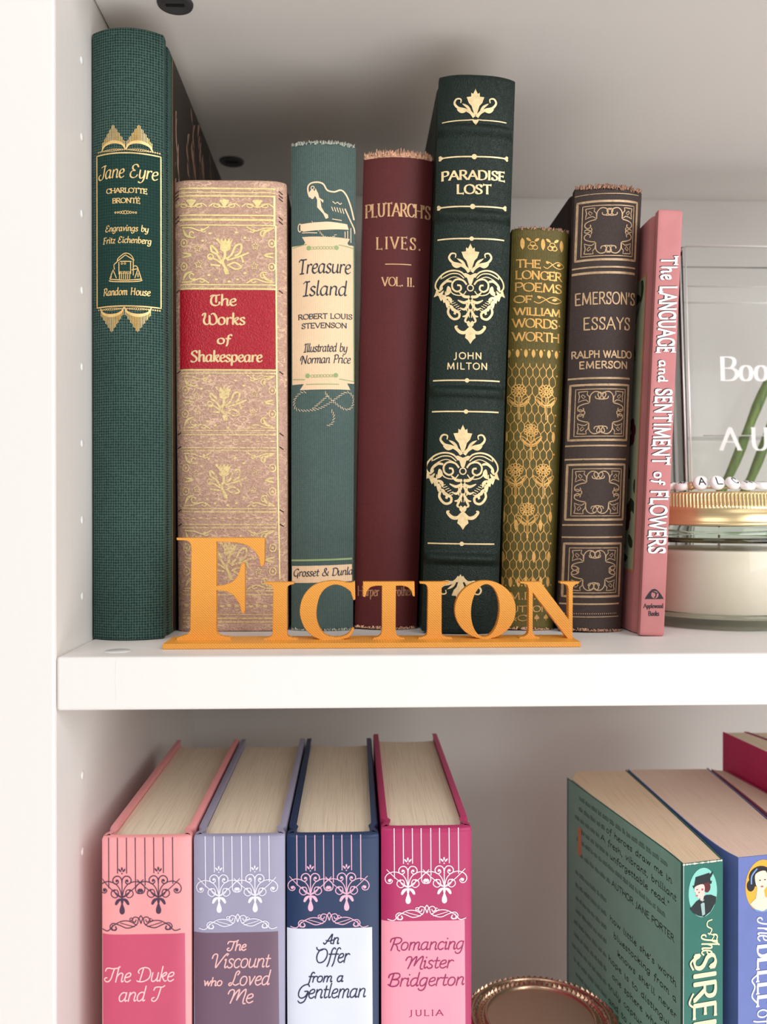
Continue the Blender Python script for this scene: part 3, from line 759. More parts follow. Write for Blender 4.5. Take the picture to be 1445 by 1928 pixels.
text(P, 'Treasure', 563, 662, 515, 27, (ITC, LO), nib=(3.4, 1.2, .7), slant=.1, track=0)
text(P, 'Island', 571, 655, 557, 27, (ITC, LO), nib=(3.4, 1.2, .7), slant=.1, track=0)
text(P, 'ROBERT LOUIS', 563.5, 665, 600.5, 9, nib=(1.9, .9, .5), serif=True, ser=1.5)
text(P, 'STEVENSON', 570, 655, 618, 9.2, nib=(1.9, .9, .5), serif=True, ser=1.5)
text(P, 'Illustrated by', 573, 655, 662.5, 15.5, (ITC, UP, LO), nib=(2.2, .9, .7), slant=.14, track=0)
text(P, 'Norman Price', 568, 661, 684, 15.5, (ITC, UP, LO), nib=(2.2, .9, .7), slant=.14, track=0)
text(P, 'Grosset & Dunla', 552, 664, 1083.5, 14, (ITC, UP, LO), nib=(2.1, .9, .7), slant=.14, track=.2)
B.print('title_lettering', P, plain('navy_ink', (48, 56, 66), .6))
fray(B, True, amp=.6, n=70, col='fray_grey', seed=4)
fray(B, False, amp=.8, n=60, col='fray_grey', seed=9)

# ---- Plutarch's Lives
maroon = cloth('maroon_cloth', (84, 32, 34), (106, 46, 46), .55, .55, .5, .4, .0001, (150, 96, 86))
B = Book('worn maroon cloth book with frayed pale top edge, between blue-grey and dark green books', 29.2, 221.5, 128, 114.1, 73, 0, 1.62, 4.5, 2.1,
         [(687, 304), (817, 306), (668, 1180), (784, 1184)], maroon, Wt=32.8, pages_m='pages_tan')
cop = gilt('copper_gilt', (226, 178, 128), .3, .45, .12, (110, 50, 44)); cop2 = gilt('dull_gilt', (196, 142, 108), .25, .5, .3, (96, 42, 40))
P = Pen()
text(P, "PLUTARCH'S", 690, 812, 413.5, 24, nib=(3.4, 1.3, .05), serif=True, track=.5, ser=2.6)
text(P, 'LIVES.', 710, 793, 474.5, 22, nib=(3.2, 1.2, .05), serif=True, track=3, ser=2.6)
P.line([(726, 503), (775, 503)], 1.8)
text(P, 'VOL. II.', 720, 781, 543.5, 16, nib=(2.6, 1.1, .05), serif=True, track=.8, ser=2)
B.print('gilt_lettering', P, cop)
P = Pen(); text(P, 'Harper & Brothers', 674, 782, 1122.5, 18, nib=(2, .9, .05), serif=True, track=.3, ser=1.4)
B.print('publisher_lettering', P, cop2)
P = Pen(); P.rect(B.fx(.01, 306), 298.5, B.fx(.99, 306), 303.5, 14, 2)
B.print('worn_edge', P, M['fray'], eps=.1, label='pale exposed board at the spine head')
fray(B, True, amp=1.7, n=170, seed=2, depth=2.5); fray(B, False, amp=1.2, n=90, seed=3)

# ---- Paradise Lost
gl = leather('green_leather', (7, 25, 19), (15, 38, 30), .45, 1.0, .00022, spec=.35)
P0 = [(826, 149), (970, 154), (793, 1190), (936, 1192)]
B = Book('tall dark green leather book with raised bands and pale gold damask ornaments', 34.6, 251.3, 150, 144.4, 57, 0, 1.85, 4, 3.0, P0, gl,
         bands=[(226.0, 2.9, 2.3), (187.6, 2.9, 2.3), (108.6, 2.9, 2.3), (33.6, 2.9, 2.3)])
def damask(P, cx, y0, y1, full=True, wsc=1.0):
    bv, bf = len(P.v), len(P.f)
    tp = lambda t: .35+.65*math.sin(math.pi*min(1, t*.9+.15)); fade = lambda t: 1.05-.75*t
    P.poly([(-.3, 0), (4.5, 10), (8, 7.5), (8.5, 15), (17, 16), (13, 27), (7.5, 33), (2.2, 50), (-.3, 50)])
    P.line([(2.5, 54), (9, 46), (20, 40), (33, 36), (40, 27), (36, 19), (28, 20), (28.5, 27)], 6.2, smooth=True, taper=fade)
    P.leaf(8, 46, 26, 28, 5, -.1); P.leaf(16, 41, 36, 38, 6, .2)
    if full:
        P.poly([(-.3, 60), (9, 56), (14, 57), (6, 66), (3, 76), (-.3, 78)])
        P.line([(8, 64), (18, 54), (34, 51), (50, 56), (62, 68), (65, 80), (59, 88), (53, 84), (55, 78)], 3, smooth=True)
        P.line([(12, 66), (22, 58), (36, 57), (48, 62)], 2, smooth=True); P.line([(48, 62), (55, 66), (54, 60)], 2)
        P.line([(16, 68), (30, 63), (44, 68), (54, 76)], 1.6, smooth=True)
        P.ring(0, 84, 5.6, 2.2); P.line([(7, 78), (14, 70), (26, 68), (34, 75), (33, 86), (25, 91), (18, 87), (19, 80), (25, 79)], 3.4, smooth=True)
        P.line([(8, 90), (14, 97), (24, 98), (34, 94), (40, 84)], 2, smooth=True)
        P.line([(35, 72), (45, 71), (55, 80), (57, 90)], 5, smooth=True, taper=tp)
        for (a, b, c_, d, w_) in ((62, 84, 68, 99, 6), (60, 92, 55, 108, 8), (52, 96, 50, 112, 8), (47, 106, 44, 122, 8), (42, 80, 46, 98, 9), (50, 88, 64, 96, 5), (40, 116, 34, 128, 6), (45, 100, 36, 114, 6)): P.leaf(a, b, c_, d, w_, .18)
        P.line([(47, 90), (46, 104), (38, 118), (24, 127), (18, 126)], 1.6, smooth=True)
        for t in range(7): P.line([(46-t*3.6, 104+t*3.4), (38-t*3.4, 102+t*3.2)], 1.3)
        P.line([(40, 120), (42, 130), (37, 139), (30, 143), (22, 140), (21, 132), (27, 129), (30, 134)], 4.4, smooth=True)
        P.leaf(36, 122, 28, 134, 6, .2)
        for (a, b, c_, d, e, f__, w_) in ((1, 101, 12, 100, 21, 92, 5.6), (1, 107, 12, 112, 24, 107, 5.4), (1, 110, 10, 124, 20, 122, 5), (1, 124, 7, 136, 15, 138, 5), (4, 134, 10, 146, 4, 150, 4)):
            P.line([(a, b), (c_, d), (e, f__)], w_, smooth=True, taper=tp)
        P.line([(3, 98), (4, 118), (2, 140)], 1.6, smooth=True); P.line([(8, 108), (7, 128)], 2)
        P.leaf(4, 146, 2, 158, 7)
        P.line([(2, 160), (10, 168), (20, 167), (28, 158), (24, 156)], 6.4, smooth=True, taper=tp)
        P.poly([(-.3, 190), (5, 182), (10, 178), (8.5, 168), (3, 158), (-.3, 156)])
        H0 = 190
    else: H0 = 56
    s_ = (y1-y0)/H0; P.xform(bv, lambda x, y: (cx+x*s_*wsc, y0+y*s_)); P.mirror_from(bv, bf, cx)
P = Pen()
damask(P, 894, 171, 226, False); damask(P, 884.5, 461, 650); damask(P, 870.5, 801, 999)
P.line([(832, 231), (880, 230), (890, 229), (894, 240), (898, 229), (908, 230), (954, 231)], 2)
P.poly([(887, 229), (901, 229), (894, 241)])
for y, bone in ((298.3, 1), (391.7, 1), (452, 0), (718, 0), (776.5, 0), (1025, 0)):
    a, b = B.fx(.05, y), B.fx(.93, y); m_ = (a+b)/2
    P.line([(a, y), (m_, y), (b, y)], 2.6); P.dot(m_, y, 5 if bone else 4.2)
    if bone:
        for e in (a, b):
            P.dot(e, y-2.2, 2.8); P.dot(e, y+2.2, 2.8); P.dot(e+(3 if e == a else -3), y, 2.6)
b0, f0 = len(P.v), len(P.f); damask(P, 0, 0, 52, False, 1.05)
P.xform(b0, lambda x, y: (866+x, 1137-y)); P.line([(866-33, 1096), (866+33, 1096)], 2.2); P.poly([(858, 1096), (866, 1082), (874, 1096)])
B.print('gilt_ornament', P, goldp)
P = Pen()
text(P, 'PARADISE', 831, 951, 341, 16.5, nib=(4.3, 1.8, .2), serif=True, track=.8, ser=2.4)
text(P, 'LOST', 859, 924, 367.5, 16.5, nib=(4.3, 1.8, .2), serif=True, track=.8, ser=2.4)
text(P, 'JOHN', 854, 906, 677.5, 11.5, w=2.1, track=2.6); text(P, 'MILTON', 841, 917, 697, 11.5, w=2.1, track=2.4)
B.print('title_lettering', P, goldp)

# ---- Longer Poems of Wordsworth
ol = cloth('olive_ribbed_cloth', (82, 72, 30), (110, 98, 50), .75, 6, .5, .5, .0002, wz=.15)
B = Book('slim olive green book with dense gold flower lattice on its spine', 25.1, 186.6, 112, 182, 67.5, 0, 1.94, 3.4, 3.2,
         [(962, 437), (1069, 434), (940, 1182), (1040, 1187)], ol, Wt=26.8, pages_m='pages_tan')
og = gilt('old_gilt', (232, 178, 98), .35, .38, .06, (100, 80, 40))
P = Pen()
for k, cx in enumerate((982, 1020, 1056)):
    P.leaf(cx, 452, cx+.5, 474, 8); P.dot(cx, 461, 2.2)
for cx in (1001, 1038):
    for a, r_ in ((0, 4.5), (120, 4.5), (240, 4.5)): P.ring(cx+4.5*math.cos(math.radians(a-90)), 467+4*math.sin(math.radians(a-90)), 5, 1.5, 4)
    P.leaf(cx-12, 452, cx-3, 458, 5); P.leaf(cx+12, 452, cx+3, 458, 5)
for t_, a, b, yb, c_ in (('THE', 971, 1016, 507, 14), ('LONGER', 970, 1057, 528.5, 15), ('POEMS', 968.5, 1057, 551.5, 15.5), ('OF', 967, 1000, 573, 12.5), ('WILLIAM', 967, 1054, 596, 13.5), ('WORDS', 964, 1048, 619, 16), ('WORTH', 964, 1052, 644.5, 16)):
    text(P, t_, a, b, yb, c_, nib=(3.2, 1.5, .3), serif=True, track=.35, ser=2.2)
P.dot(1052, 613, 1.8)
for x0, x1, y in ((1021, 1061, 500), (1003, 1056, 566)):
    w_ = x1-x0; P.line([(x0, y+4), (x0+w_*.18, y+7), (x0+w_*.42, y), (x0+w_*.7, y-6), (x1, y), (x0+w_*.8, y+6), (x0+w_*.55, y+4), (x0+w_*.35, y-3), (x0+w_*.15, y-6)], 1.6, smooth=True)
    P.leaf(x0+w_*.65, y, x0+w_*.85, y-2, 5); P.leaf(x0+w_*.12, y-6, x0+w_*.25, y-2, 5)
B.print('gilt_lettering', P, og)
P = Pen()
y0, y1 = 664, 1098; rows = 12; cols = 7
fx = lambda u, y: B.fx(.03+.84*u, y)
for rI in range(rows*2+1):
    y = y0+22+(y1-y0-22)*rI/(rows*2); yn = y+(y1-y0-22)/(rows*2)
    off = (rI % 2)*.5
    if rI == rows*2: break
    for c_ in range(cols+1):
        a = (c_+off)/cols
        for d in (-.5, .5):
            b = a+d/cols
            if -.01 <= a <= 1.01 and -.01 <= b <= 1.01:
                P.line([(fx(a, y), y), (fx(a+d*.15/cols, y), y+(yn-y)*.35), (fx(b-d*.15/cols, yn), y+(yn-y)*.65), (fx(b, yn), yn)], 1.2, smooth=True, n=3)
def flower(P, cx, cy, r_=15):
    for i in range(12):
        a = math.radians(30*i); P.ring(cx+r_*.72*math.cos(a), cy+r_*.6*math.sin(a), r_*.2, 1.5, r_*.2, n=7)
    for i in range(10):
        a = math.radians(36*i); P.line([(cx+3*math.cos(a), cy+2*math.sin(a)), (cx+r_*.6*math.cos(a), cy+r_*.5*math.sin(a))], 1.6)
    P.ring(cx, cy, 3, 1.8)
    for q in (-1, 1):
        for k in range(4): P.leaf(cx+q*1, cy+r_*1.9-k*.8, cx+q*(18-k*3), cy+r_*.85+k*3.4, 2.6, q*.12)
        P.line([(cx+q*1, cy+r_*1.95), (cx+q*8, cy+r_*1.9), (cx+q*18, cy+r_*1.2), (cx+q*20, cy+r_*.7), (cx+q*10, cy+r_*1.0), (cx+q*1, cy+r_*1.6)], 1.4, smooth=True)
    P.line([(cx-1.2, cy+r_*.8), (cx-1.2, cy+r_*3.6)], 1.2); P.line([(cx+1.2, cy+r_*.8), (cx+1.2, cy+r_*3.6)], 1.2)
bg_ = Pen()
for (u, y) in ((.22, 738), (.80, 738), (.5, 812), (.2, 886), (.80, 886), (.48, 960)):
    flower(P, fx(u, y), y)
for i, u in enumerate((0, .17, .34, .5, .66, .83, 1)):
    x = fx(u, 668); P.leaf(x, 660, x, 676, 7); P.dot(x+6.5, 661, 1.4)
    x = fx(u, 1096); P.leaf(x, 1106, x, 1086, 7); P.dot(x+6, 1103, 1.4)
for y in (708, 782, 802, 856, 930, 950, 1006, 1024, 1050):
    for u in (-.03, 1.03): P.dot(fx(u, y), y, 2, 8)
for y, u in ((824, -.01), (824, 1.0), (974, -.01), (974, 1), (1050, 0), (1050, 1), (990, .25), (990, .78), (1050, .36), (1050, .66)): P.leaf(fx(u, y), y-11, fx(u, y), y+11, 7)
B.print('lattice_ornament', P, og, label='gold flower lattice panel')
P = Pen()
text(P, 'M.D.N', B.fx(.16, 1120), B.fx(.83, 1120), 1129, 13, nib=(2.6, 1.4, .3), serif=True, track=1); text(P, 'DUTTON', B.fx(.06, 1150), B.fx(.9, 1150), 1152.5, 11, nib=(2.4, 1.2, .3), serif=True)
text(P, '&C', B.fx(.12, 1170), B.fx(.5, 1170), 1169, 10.5, nib=(2.2, 1.2, .3), serif=True)
for u in (.68, .86):
    x = B.fx(u, 1168); P.dot(x-2, 1164, 2.8); P.dot(x+2, 1164, 2.8); P.poly([(x-4.4, 1163), (x, 1157), (x+4.4, 1163)]); P.line([(x, 1165), (x, 1170)], 1.4)
B.print('publisher_lettering', P, gilt('dim_gilt', (206, 158, 92), .3, .42, .2, (100, 80, 40)))
fray(B, True, amp=.4, n=26, seed=12, col='fray_brown'); fray(B, False, amp=.9, n=50, seed=13)

# ---- Emerson's Essays
br = cloth('brown_grained_cloth', (54, 42, 39), (78, 64, 58), .6, .6, .5, .4, .0002, (190, 158, 134), rot=.7)
B = Book('thick dark brown book with bronze scroll panels and fraying spine head', 29.2, 203, 128, 207.8, 61, 0, 2.45, 4.6, 2.4,
         [(1078, 362), (1206, 370), (1048, 1185), (1165, 1190)], br, Wt=31.2)
bz = gilt('bronze_gilt', (190, 158, 122), .3, .42, .1, (90, 68, 60))
P = Pen()
for y, w_ in ((372, 1.4), (509, 3), (519.5, 4.4), (716.5, 3.4), (842.5, 3), (868, 3), (991, 3), (1014, 3), (1139, 3), (1163, 1.6)): hl(P, B, y, w_, .02, .98)
for i in range(26): P.dot(B.fx(.08+.034*i, 1157), 1157, 1.1, 6)
def corner_frame(P, y0, y1):
    l, rr = B.fx(.07, (y0+y1)/2), B.fx(.965, (y0+y1)/2); sh = (B.fx(.1, y0)-B.fx(.1, y1))/2
    q = lambda x, y: (x+sh*((y0+y1)/2-y)/((y1-y0)/2), y)
    b = len(P.v)
    P.line([(l, y0), (rr, y0), (rr, y1), (l, y1)], 4.2, closed=True); P.line([(l+9, y0+8), (rr-7, y0+8), (rr-7, y1-7), (l+9, y1-7)], 1.7, closed=True)
    L, R, T, Bt = l+13, rr-10, y0+12, y1-11; cx, cy = (L+R)/2, (T+Bt)/2
    for sx, x in ((1, L), (-1, R)):
        for sy, y in ((1, T), (-1, Bt)):
            m = lambda pts: [(x+sx*a, y+sy*c_) for a, c_ in pts]
            P.line(m([(1, 1), (17, 0), (16, 6), (20, 10), (21, 21), (14, 16), (8, 17), (1, 20), (3, 10), (1, 1)]), 1.8); P.line(m([(8, 6), (13, 10), (10, 14), (6, 9), (8, 6)]), 1.5)
            P.line(m([(21, 21), (22, 8), (29, 1), (38, 2), (42, 8), (38, 14), (32, 13), (31, 9)]), 2, smooth=True)
            P.line(m([(38, 15), (46, 14), (51, 6), (47, 2), (43, 5)]), 1.8, smooth=True)
            P.line(m([(20, 22), (10, 24), (2, 28), (1, 34), (6, 38), (11, 35), (10, 31)]), 2, smooth=True); P.line(m([(12, 37), (13, 42), (5, 46), (0, 44)]), 1.8, smooth=True)
    P.xform(b, q)
for y0, y1 in ((386, 495), (729, 832), (878, 981), (1026, 1125)): corner_frame(P, y0, y1)
B.print('scroll_ornament', P, bz, label='bronze scroll panels and rules')
P = Pen()
text(P, "EMERSON'S", 1081, 1196, 578, 21.5, w=2.5, track=1.1); text(P, 'ESSAYS', 1095, 1185, 625.5, 22, w=2.5, track=1.3)
text(P, 'RALPH WALDO', 1075, 1189, 678, 12.5, w=2.4, track=1.2); text(P, 'EMERSON', 1088, 1180, 698, 12.5, w=2.4, track=1.4)
B.print('title_lettering', P, gilt('dull_bronze', (204, 168, 128), .25, .45, .15, (80, 60, 54)))
fray(B, True, amp=.9, n=110, seed=21, depth=2.6, col='fray_brown'); fray(B, False, amp=1.4, n=110, seed=22, col='fray_brown')

# ---- The Language and Sentiment of Flowers
pk = plain('pink_paper_cover', (198, 126, 126), .55, var=.05)
B = Book('narrow dusty pink book with white vertical title, rightmost of the upper row', 10.7, 189, 150, 240.4, 44.5, 0, 2.5, .25, 10,
         [(1240, 392), (1285, 395), (1204, 1197), (1249, 1199)], pk, t=1.8)
def down(P, s_, y0, y1, xl, xr, **k):
    """title running down the spine; xl(y) baseline side, xr(y) cap side"""
    b = len(P.v); text(P, s_, 0, y1-y0, 0, 10, **k)
    P.xform(b, lambda a, q: (xl(y0+a)+(xr(y0+a)-xl(y0+a))*(-q/10), y0+a))
def flo(P, off):
    fa = lambda u: (lambda y: B.fx(u, y)+off*.8)
    for s_, a, b, ul, ur in (('The', 482, 526, .23, .82), ('LANGUAGE', 539, 664, .23, .87), ('and', 678, 719, .30, .66), ('SENTIMENT', 732, 875, .23, .86), ('of', 888, 911, .30, .72), ('FLOWERS', 924, 1042, .23, .87)):
        down(P, s_, a+off*.6, b+off*.6, fa(ul), fa(ur), nib=(3.4, 1.7, .1), serif=True, track=1.2, ser=1.9)
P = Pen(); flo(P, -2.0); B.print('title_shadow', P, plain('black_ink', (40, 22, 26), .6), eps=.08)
P = Pen(); flo(P, 0); B.print('title_lettering', P, plain('white_ink', (250, 248, 248), .5), eps=.2)
P = Pen(); P.poly([(1213+36*i/14-0, 1128-19*math.sin(math.pi*i/14)) for i in range(15)])
text(P, 'Applewood', 1211, 1248, 1145, 8, nib=(1.3, .8, .2)); text(P, 'Books', 1220, 1240, 1159.5, 8.5, nib=(1.5, .9, .2))
B.print('publisher_mark', P, plain('charcoal_ink', (52, 44, 52), .6), eps=.12)
P = Pen(); P.dot(1232, 1120, 7, 16); B.print('emblem_disc', P, pk, eps=.18)
P = Pen(); P.line([(1228, 1115), (1233, 1116), (1234, 1122), (1231, 1126)], 2.4, smooth=True); P.dot(1236, 1117, 1.4); B.print('emblem_figure', P, plain('charcoal_ink2', (52, 44, 52), .6), eps=.24)
z0, z1 = 27, 164
P = Pen(); P.rect(12, z0, 147, z1, 8, 8); B.side('picture_border', P, plain('orange_edge', (206, 140, 92), .6), right=False, eps=.1)
P = Pen(); P.rect(13.2, z0+1.2, 146, z1-1.2, 8, 8); B.side('picture_panel', P, plain('sage_paper', (176, 178, 146), .6), right=False, eps=.16, label='pale sage picture panel with dark flowers')
P = Pen(); rn = random.Random(11)
for i in range(42):
    y_, z_ = rn.uniform(15, 100), rn.uniform(z0+6, z1-8); a = rn.uniform(0, 6.28); l = rn.uniform(7, 16)
    P.leaf(y_, z_, y_+l*math.cos(a), z_+l*math.sin(a), rn.uniform(3, 6), .15)
    if i % 3 == 0: P.line([(y_, z_), (y_+8, z_-12), (y_+4, z_-26)], .7, smooth=True)
P.v = [(max(15, min(145, a)), max(z0+2, min(z1-2, b))) for a, b in P.v]
B.side('botanical_print', P, plain('dark_leaf', (52, 58, 36), .6), right=False, eps=.22)
P = Pen()
drs = plain('dark_rose', (96, 30, 36), .6)
for y_, z_ in ((24, 92), (38, 130), (44, 70), (26, 52), (60, 110)):
    P = Pen()
    for k in range(6): P.dot(y_+4*math.cos(k), z_+4*math.sin(k), 3)
    P.v = [(max(15, a), b) for a, b in P.v]
    B.side('rose_print', P, drs, right=False, eps=.28)

# ---- FICTION sign
orange = bpy.data.materials.new('orange_printed_plastic'); orange.use_nodes = True
n = N(orange); n.b.inputs['Roughness'].default_value = .42; n.b.inputs['Specular IOR Level'].default_value = .5
co = n.coord((1000, 1000, 1000)); wv = n.add('ShaderNodeTexWave', wave_type='BANDS', bands_direction='Z', Scale=.314/.5, Distortion=.4); n.ln(co, wv.inputs[0])
w2 = n.add('ShaderNodeTexWave', wave_type='BANDS', bands_direction='DIAGONAL', Scale=.314/.55, Distortion=.3); n.ln(n.coord((1000, 0, 1000)), w2.inputs[0])
hh = n.mix(.5, wv.outputs[0], w2.outputs[0]); n.col(n.ramp(hh, [(.2, lin((226, 146, 46))), (.7, lin((244, 170, 68)))])); n.bump(hh, .00025, .7)
sign = thing('fiction_sign', 'orange 3D-printed word sign with large letter F standing in front of the books', 'sign', (0, 0, 0))
def sx(x): return 40.2+(x-332)*.2217
def sz(y): return 2.2+(1202-y)*.2225
def extrude(name, outer, inner=None, y0=26.2, y1=30.2, parent=sign):
    bm = bmesh.new(); loops = [outer]+([inner] if inner else [])
    cu = bpy.data.curves.new(name, 'CURVE'); cu.dimensions = '2D'; cu.fill_mode = 'BOTH'; cu.extrude = (y1-y0)/2000-.00025; cu.bevel_depth = .00025; cu.bevel_resolution = 1; cu.offset = -.00025
    for lp in loops:
        s_ = cu.splines.new('POLY'); s_.points.add(len(lp)-1)
        for p_, (x, y) in zip(s_.points, lp): p_.co = (sx(x)/1000, max(sz(y), 1.9)/1000, 0, 1)
        s_.use_cyclic_u = True
    t_ = bpy.data.objects.new('tmp', cu); C.objects.link(t_); bpy.context.view_layer.update()
    me = bpy.data.meshes.new_from_object(t_.evaluated_get(bpy.context.evaluated_depsgraph_get())); bpy.data.objects.remove(t_)
    me.transform(Matrix.Rotation(math.pi/2, 4, 'X')); me.transform(Matrix.Translation((0, (y0+y1)/2000, 0)))
    me.materials.clear(); me.materials.append(orange)
    for p_ in me.polygons: p_.use_smooth = False
    o = bpy.data.objects.new(name, me); C.objects.link(o); o.parent = parent
    return o
def seg(*parts):
    """outline from corner points; a tuple ('c', pts) is a smooth run"""
    out = []
    for q in parts:
        if q[0] == 'c': out += cr(q[1], False, 5)
        else: out.append(q)
    res = [out[0]]
    for a in out[1:]:
        if math.hypot(a[0]-res[-1][0], a[1]-res[-1][1]) > .3: res.append(a)
    if math.hypot(res[0][0]-res[-1][0], res[0][1]-res[-1][1]) < .3: res.pop()
    return res
Fo = seg((333, 1011.5), (497, 1011.5), (496.5, 1055), ('c', [(495, 1062), (491, 1065.5), (488.5, 1062)]), ('c', [(486.5, 1049), (477, 1035), (461, 1024.6), (438, 1020), (407, 1019)]),
         ('c', [(407, 1101), (419, 1100), (436, 1093.5), (447, 1081), (453, 1061)]), (456.5, 1058), (460, 1061), (460, 1148), (457, 1153), (453.5, 1151), ('c', [(449.5, 1134), (438.4, 1119), (424.6, 1111), (407, 1109.6)]),
         ('c', [(406.5, 1181), (409, 1190), (417, 1195), (432, 1196.5)]), (434.5, 1202.6), (332, 1202.6), (334, 1197), ('c', [(344, 1194), (353, 1190.5), (358.5, 1183)]), ('c', [(360.5, 1034), (359, 1022.5), (352, 1017), (334, 1015.8)]))
def Iout(x): return seg((x-15.6, 1094.5), (x+40, 1094.5), (x+39, 1098), ('c', [(x+31, 1100), (x+26.5, 1104), (x+26, 1112)]), ('c', [(x+26, 1186), (x+27, 1194), (x+32, 1197.5), (x+46, 1200)]), (x+47, 1202.6), (x-19, 1202.6), (x-18, 1200), ('c', [(x-8, 1197.5), (x-2.5, 1194), (x-1, 1186)]), ('c', [(x, 1112), (x-1.5, 1103), (x-6, 1099), (x-15, 1098)]))
Co = seg((666, 1093), (666.8, 1127), (663, 1128.6), ('c', [(657.5, 1112), (643, 1102.5), (626.6, 1099.5), (610, 1107), (599, 1123), (593.6, 1147.8), (594.8, 1167), (601.7, 1183.8), (612.8, 1194.4), (632, 1198), (651.6, 1192.5), (660.5, 1181)]), (664.5, 1181.5),
         ('c', [(662, 1190), (651.6, 1199.5), (632, 1202.8), (604.5, 1202.8), (587.9, 1196), (574, 1183.8), (565.7, 1167), (562.4, 1147.8), (567, 1125.6), (578, 1109), (593.4, 1098), (615.6, 1092.6), (635, 1092.4), (651.6, 1095.6), (659.9, 1095.5)]))
To = seg((681, 1094.3), (778, 1094.3), (778.5, 1122), (775, 1121.5), ('c', [(772, 1111.4), (765.3, 1104.8), (755, 1102), (743, 1102)]), ('c', [(742.4, 1184), (744.7, 1194), (751, 1198.5), (759, 1200)]), (760, 1202.6), (699, 1202.6), (700, 1200), ('c', [(709, 1197.5), (714.5, 1193), (716.5, 1184)]), ('c', [(716.7, 1102), (705, 1102), (694.5, 1105), (688, 1112.6)]), (685, 1123), (681.3, 1122))
def ell(cx, cy, rx, ry, tilt=0, n=44): return [(cx+rx*math.cos(2*math.pi*i/n)+tilt*math.sin(2*math.pi*i/n), cy+ry*math.sin(2*math.pi*i/n)) for i in range(n)]
No = [(977.6, 1095), (1017, 1095), (1070.6, 1166), ('c', [(1070.6, 1112), (1069, 1104), (1064, 1100), (1055, 1098.4)]), (1054.7, 1095), (1091, 1095), (1090.5, 1098.4), ('c', [(1083.5, 1100.5), (1079.5, 1105), (1078.8, 1112)]), (1078.3, 1202.8), (1069, 1202.8), (1002.5, 1116),
      ('c', [(1002.3, 1186), (1004, 1194), (1008, 1198), (1015, 1200)]), (1015.5, 1202.6), (976, 1202.6), (977, 1200), ('c', [(986, 1198), (992, 1194), (994.5, 1186)]), ('c', [(994.5, 1110), (992, 1102), (987, 1099), (978, 1098)])]
extrude('letter_f', Fo)['label'] = 'tall capital F, about twice the other letters'
extrude('letter_i', Iout(512.6)); extrude('letter_c', Co); extrude('letter_t', To); extrude('letter_i', Iout(803.3))
extrude('letter_o', ell(912.2, 1147.6, 58, 55), list(reversed(ell(912, 1149.2, 27, 49.6, -2)))); extrude('letter_n', seg(*No))
box('base', (.0368, .0165, .0001), (.2066, .037, .0022), orange, sign, .0003)

# ---- candle jar with beads on its lid
def glass(name, tint=(.90, .95, .92), rough=.02, ior=1.45):
    m = bpy.data.materials.new(name); m.use_nodes = True; t = m.node_tree; t.nodes.remove(t.nodes['Principled BSDF'])
    out = t.nodes['Material Output']; tr = t.nodes.new('ShaderNodeBsdfTransparent'); tr.inputs[0].default_value = tint+(1,)
    gl_ = t.nodes.new('ShaderNodeBsdfGlossy'); gl_.inputs['Roughness'].default_value = rough; fr = t.nodes.new('ShaderNodeFresnel'); fr.inputs[0].default_value = ior
    mx = t.nodes.new('ShaderNodeMixShader'); t.links.new(fr.outputs[0], mx.inputs[0]); t.links.new(tr.outputs[0], mx.inputs[1]); t.links.new(gl_.outputs[0], mx.inputs[2]); t.links.new(mx.outputs[0], out.inputs[0])
    return m
jarglass = bpy.data.materials.new('green_tinted_glass'); jarglass.use_nodes = True; b_ = jarglass.node_tree.nodes['Principled BSDF']
b_.inputs['Base Color'].default_value = (.86, .95, .88, 1); b_.inputs['Roughness'].default_value = .02; b_.inputs['Transmission Weight'].default_value = 1; b_.inputs['IOR'].default_value = 1.45
brass, n = base('brushed_gold_metal', (236, 210, 160), .3, .9)
t_ = n.add('ShaderNodeTexNoise', Scale=1., Detail=3.); n.ln(n.coord((20, 20, 900)), t_.inputs[0]); n.bump(t_.outputs[0], .0003, .25)
jx, jy = .2975, .0945
jar = thing('candle_jar', 'round glass candle jar with cream wax and ribbed gold metal lid, on the upper shelf', 'candle', (jx, jy, .0001))
R = .0405
jw = glass('jar_glass', (.985, .99, .985), .03, 1.3)
lathe('glass_base', [(.0, 0), (.033, 0), (.037, .0008), (.0396, .0028), (R, .006), (R, .0072), (.0385, .0076), (0, .0050)], jarglass, jar, 96)
lathe('glass_wall', [(R, .0073), (R, .0375), (.0397, .0405), (.0392, .041)], jw, jar, 96)
lathe('glass_neck', [(.0392, .041), (.0370, .0432), (.0358, .0446), (.0358, .0625), (.0346, .0625), (.0346, .0442), (.0362, .0424), (.0386, .0405), (.0392, .041)], jarglass, jar, 96)
wax, n = base('cream_wax', (252, 238, 216), .5); n.b.inputs['Subsurface Weight'].default_value = .25; n.b.inputs['Subsurface Radius'].default_value = (.004, .003, .002); n.b.inputs['Subsurface Scale'].default_value = 1.
tt = n.add('ShaderNodeTexNoise', Scale=60., Detail=3.); n.ln(n.coord(), tt.inputs[0]); n.col(n.ramp(tt.outputs[0], [(.3, lin((250, 236, 214))), (.7, lin((254, 244, 228)))]))
lathe('wax', [(0, .0048), (.0363, .0054), (.0384, .0078), (.0384, .0362), (.0378, .0368), (.003, .0362), (0, .0362)], wax, jar, 72)
lathe('wick', [(0, .036), (.0006, .036), (.0006, .0425), (0, .0428)], plain('wick_cotton', (220, 205, 180), .9), jar, 8)
def rib(a, j, rr, z):
    if j in (4, 5, 6, 7): rr += (.00018, .00042, .00042, .00018)[j-4]*math.cos(a*150)
    return rr, z
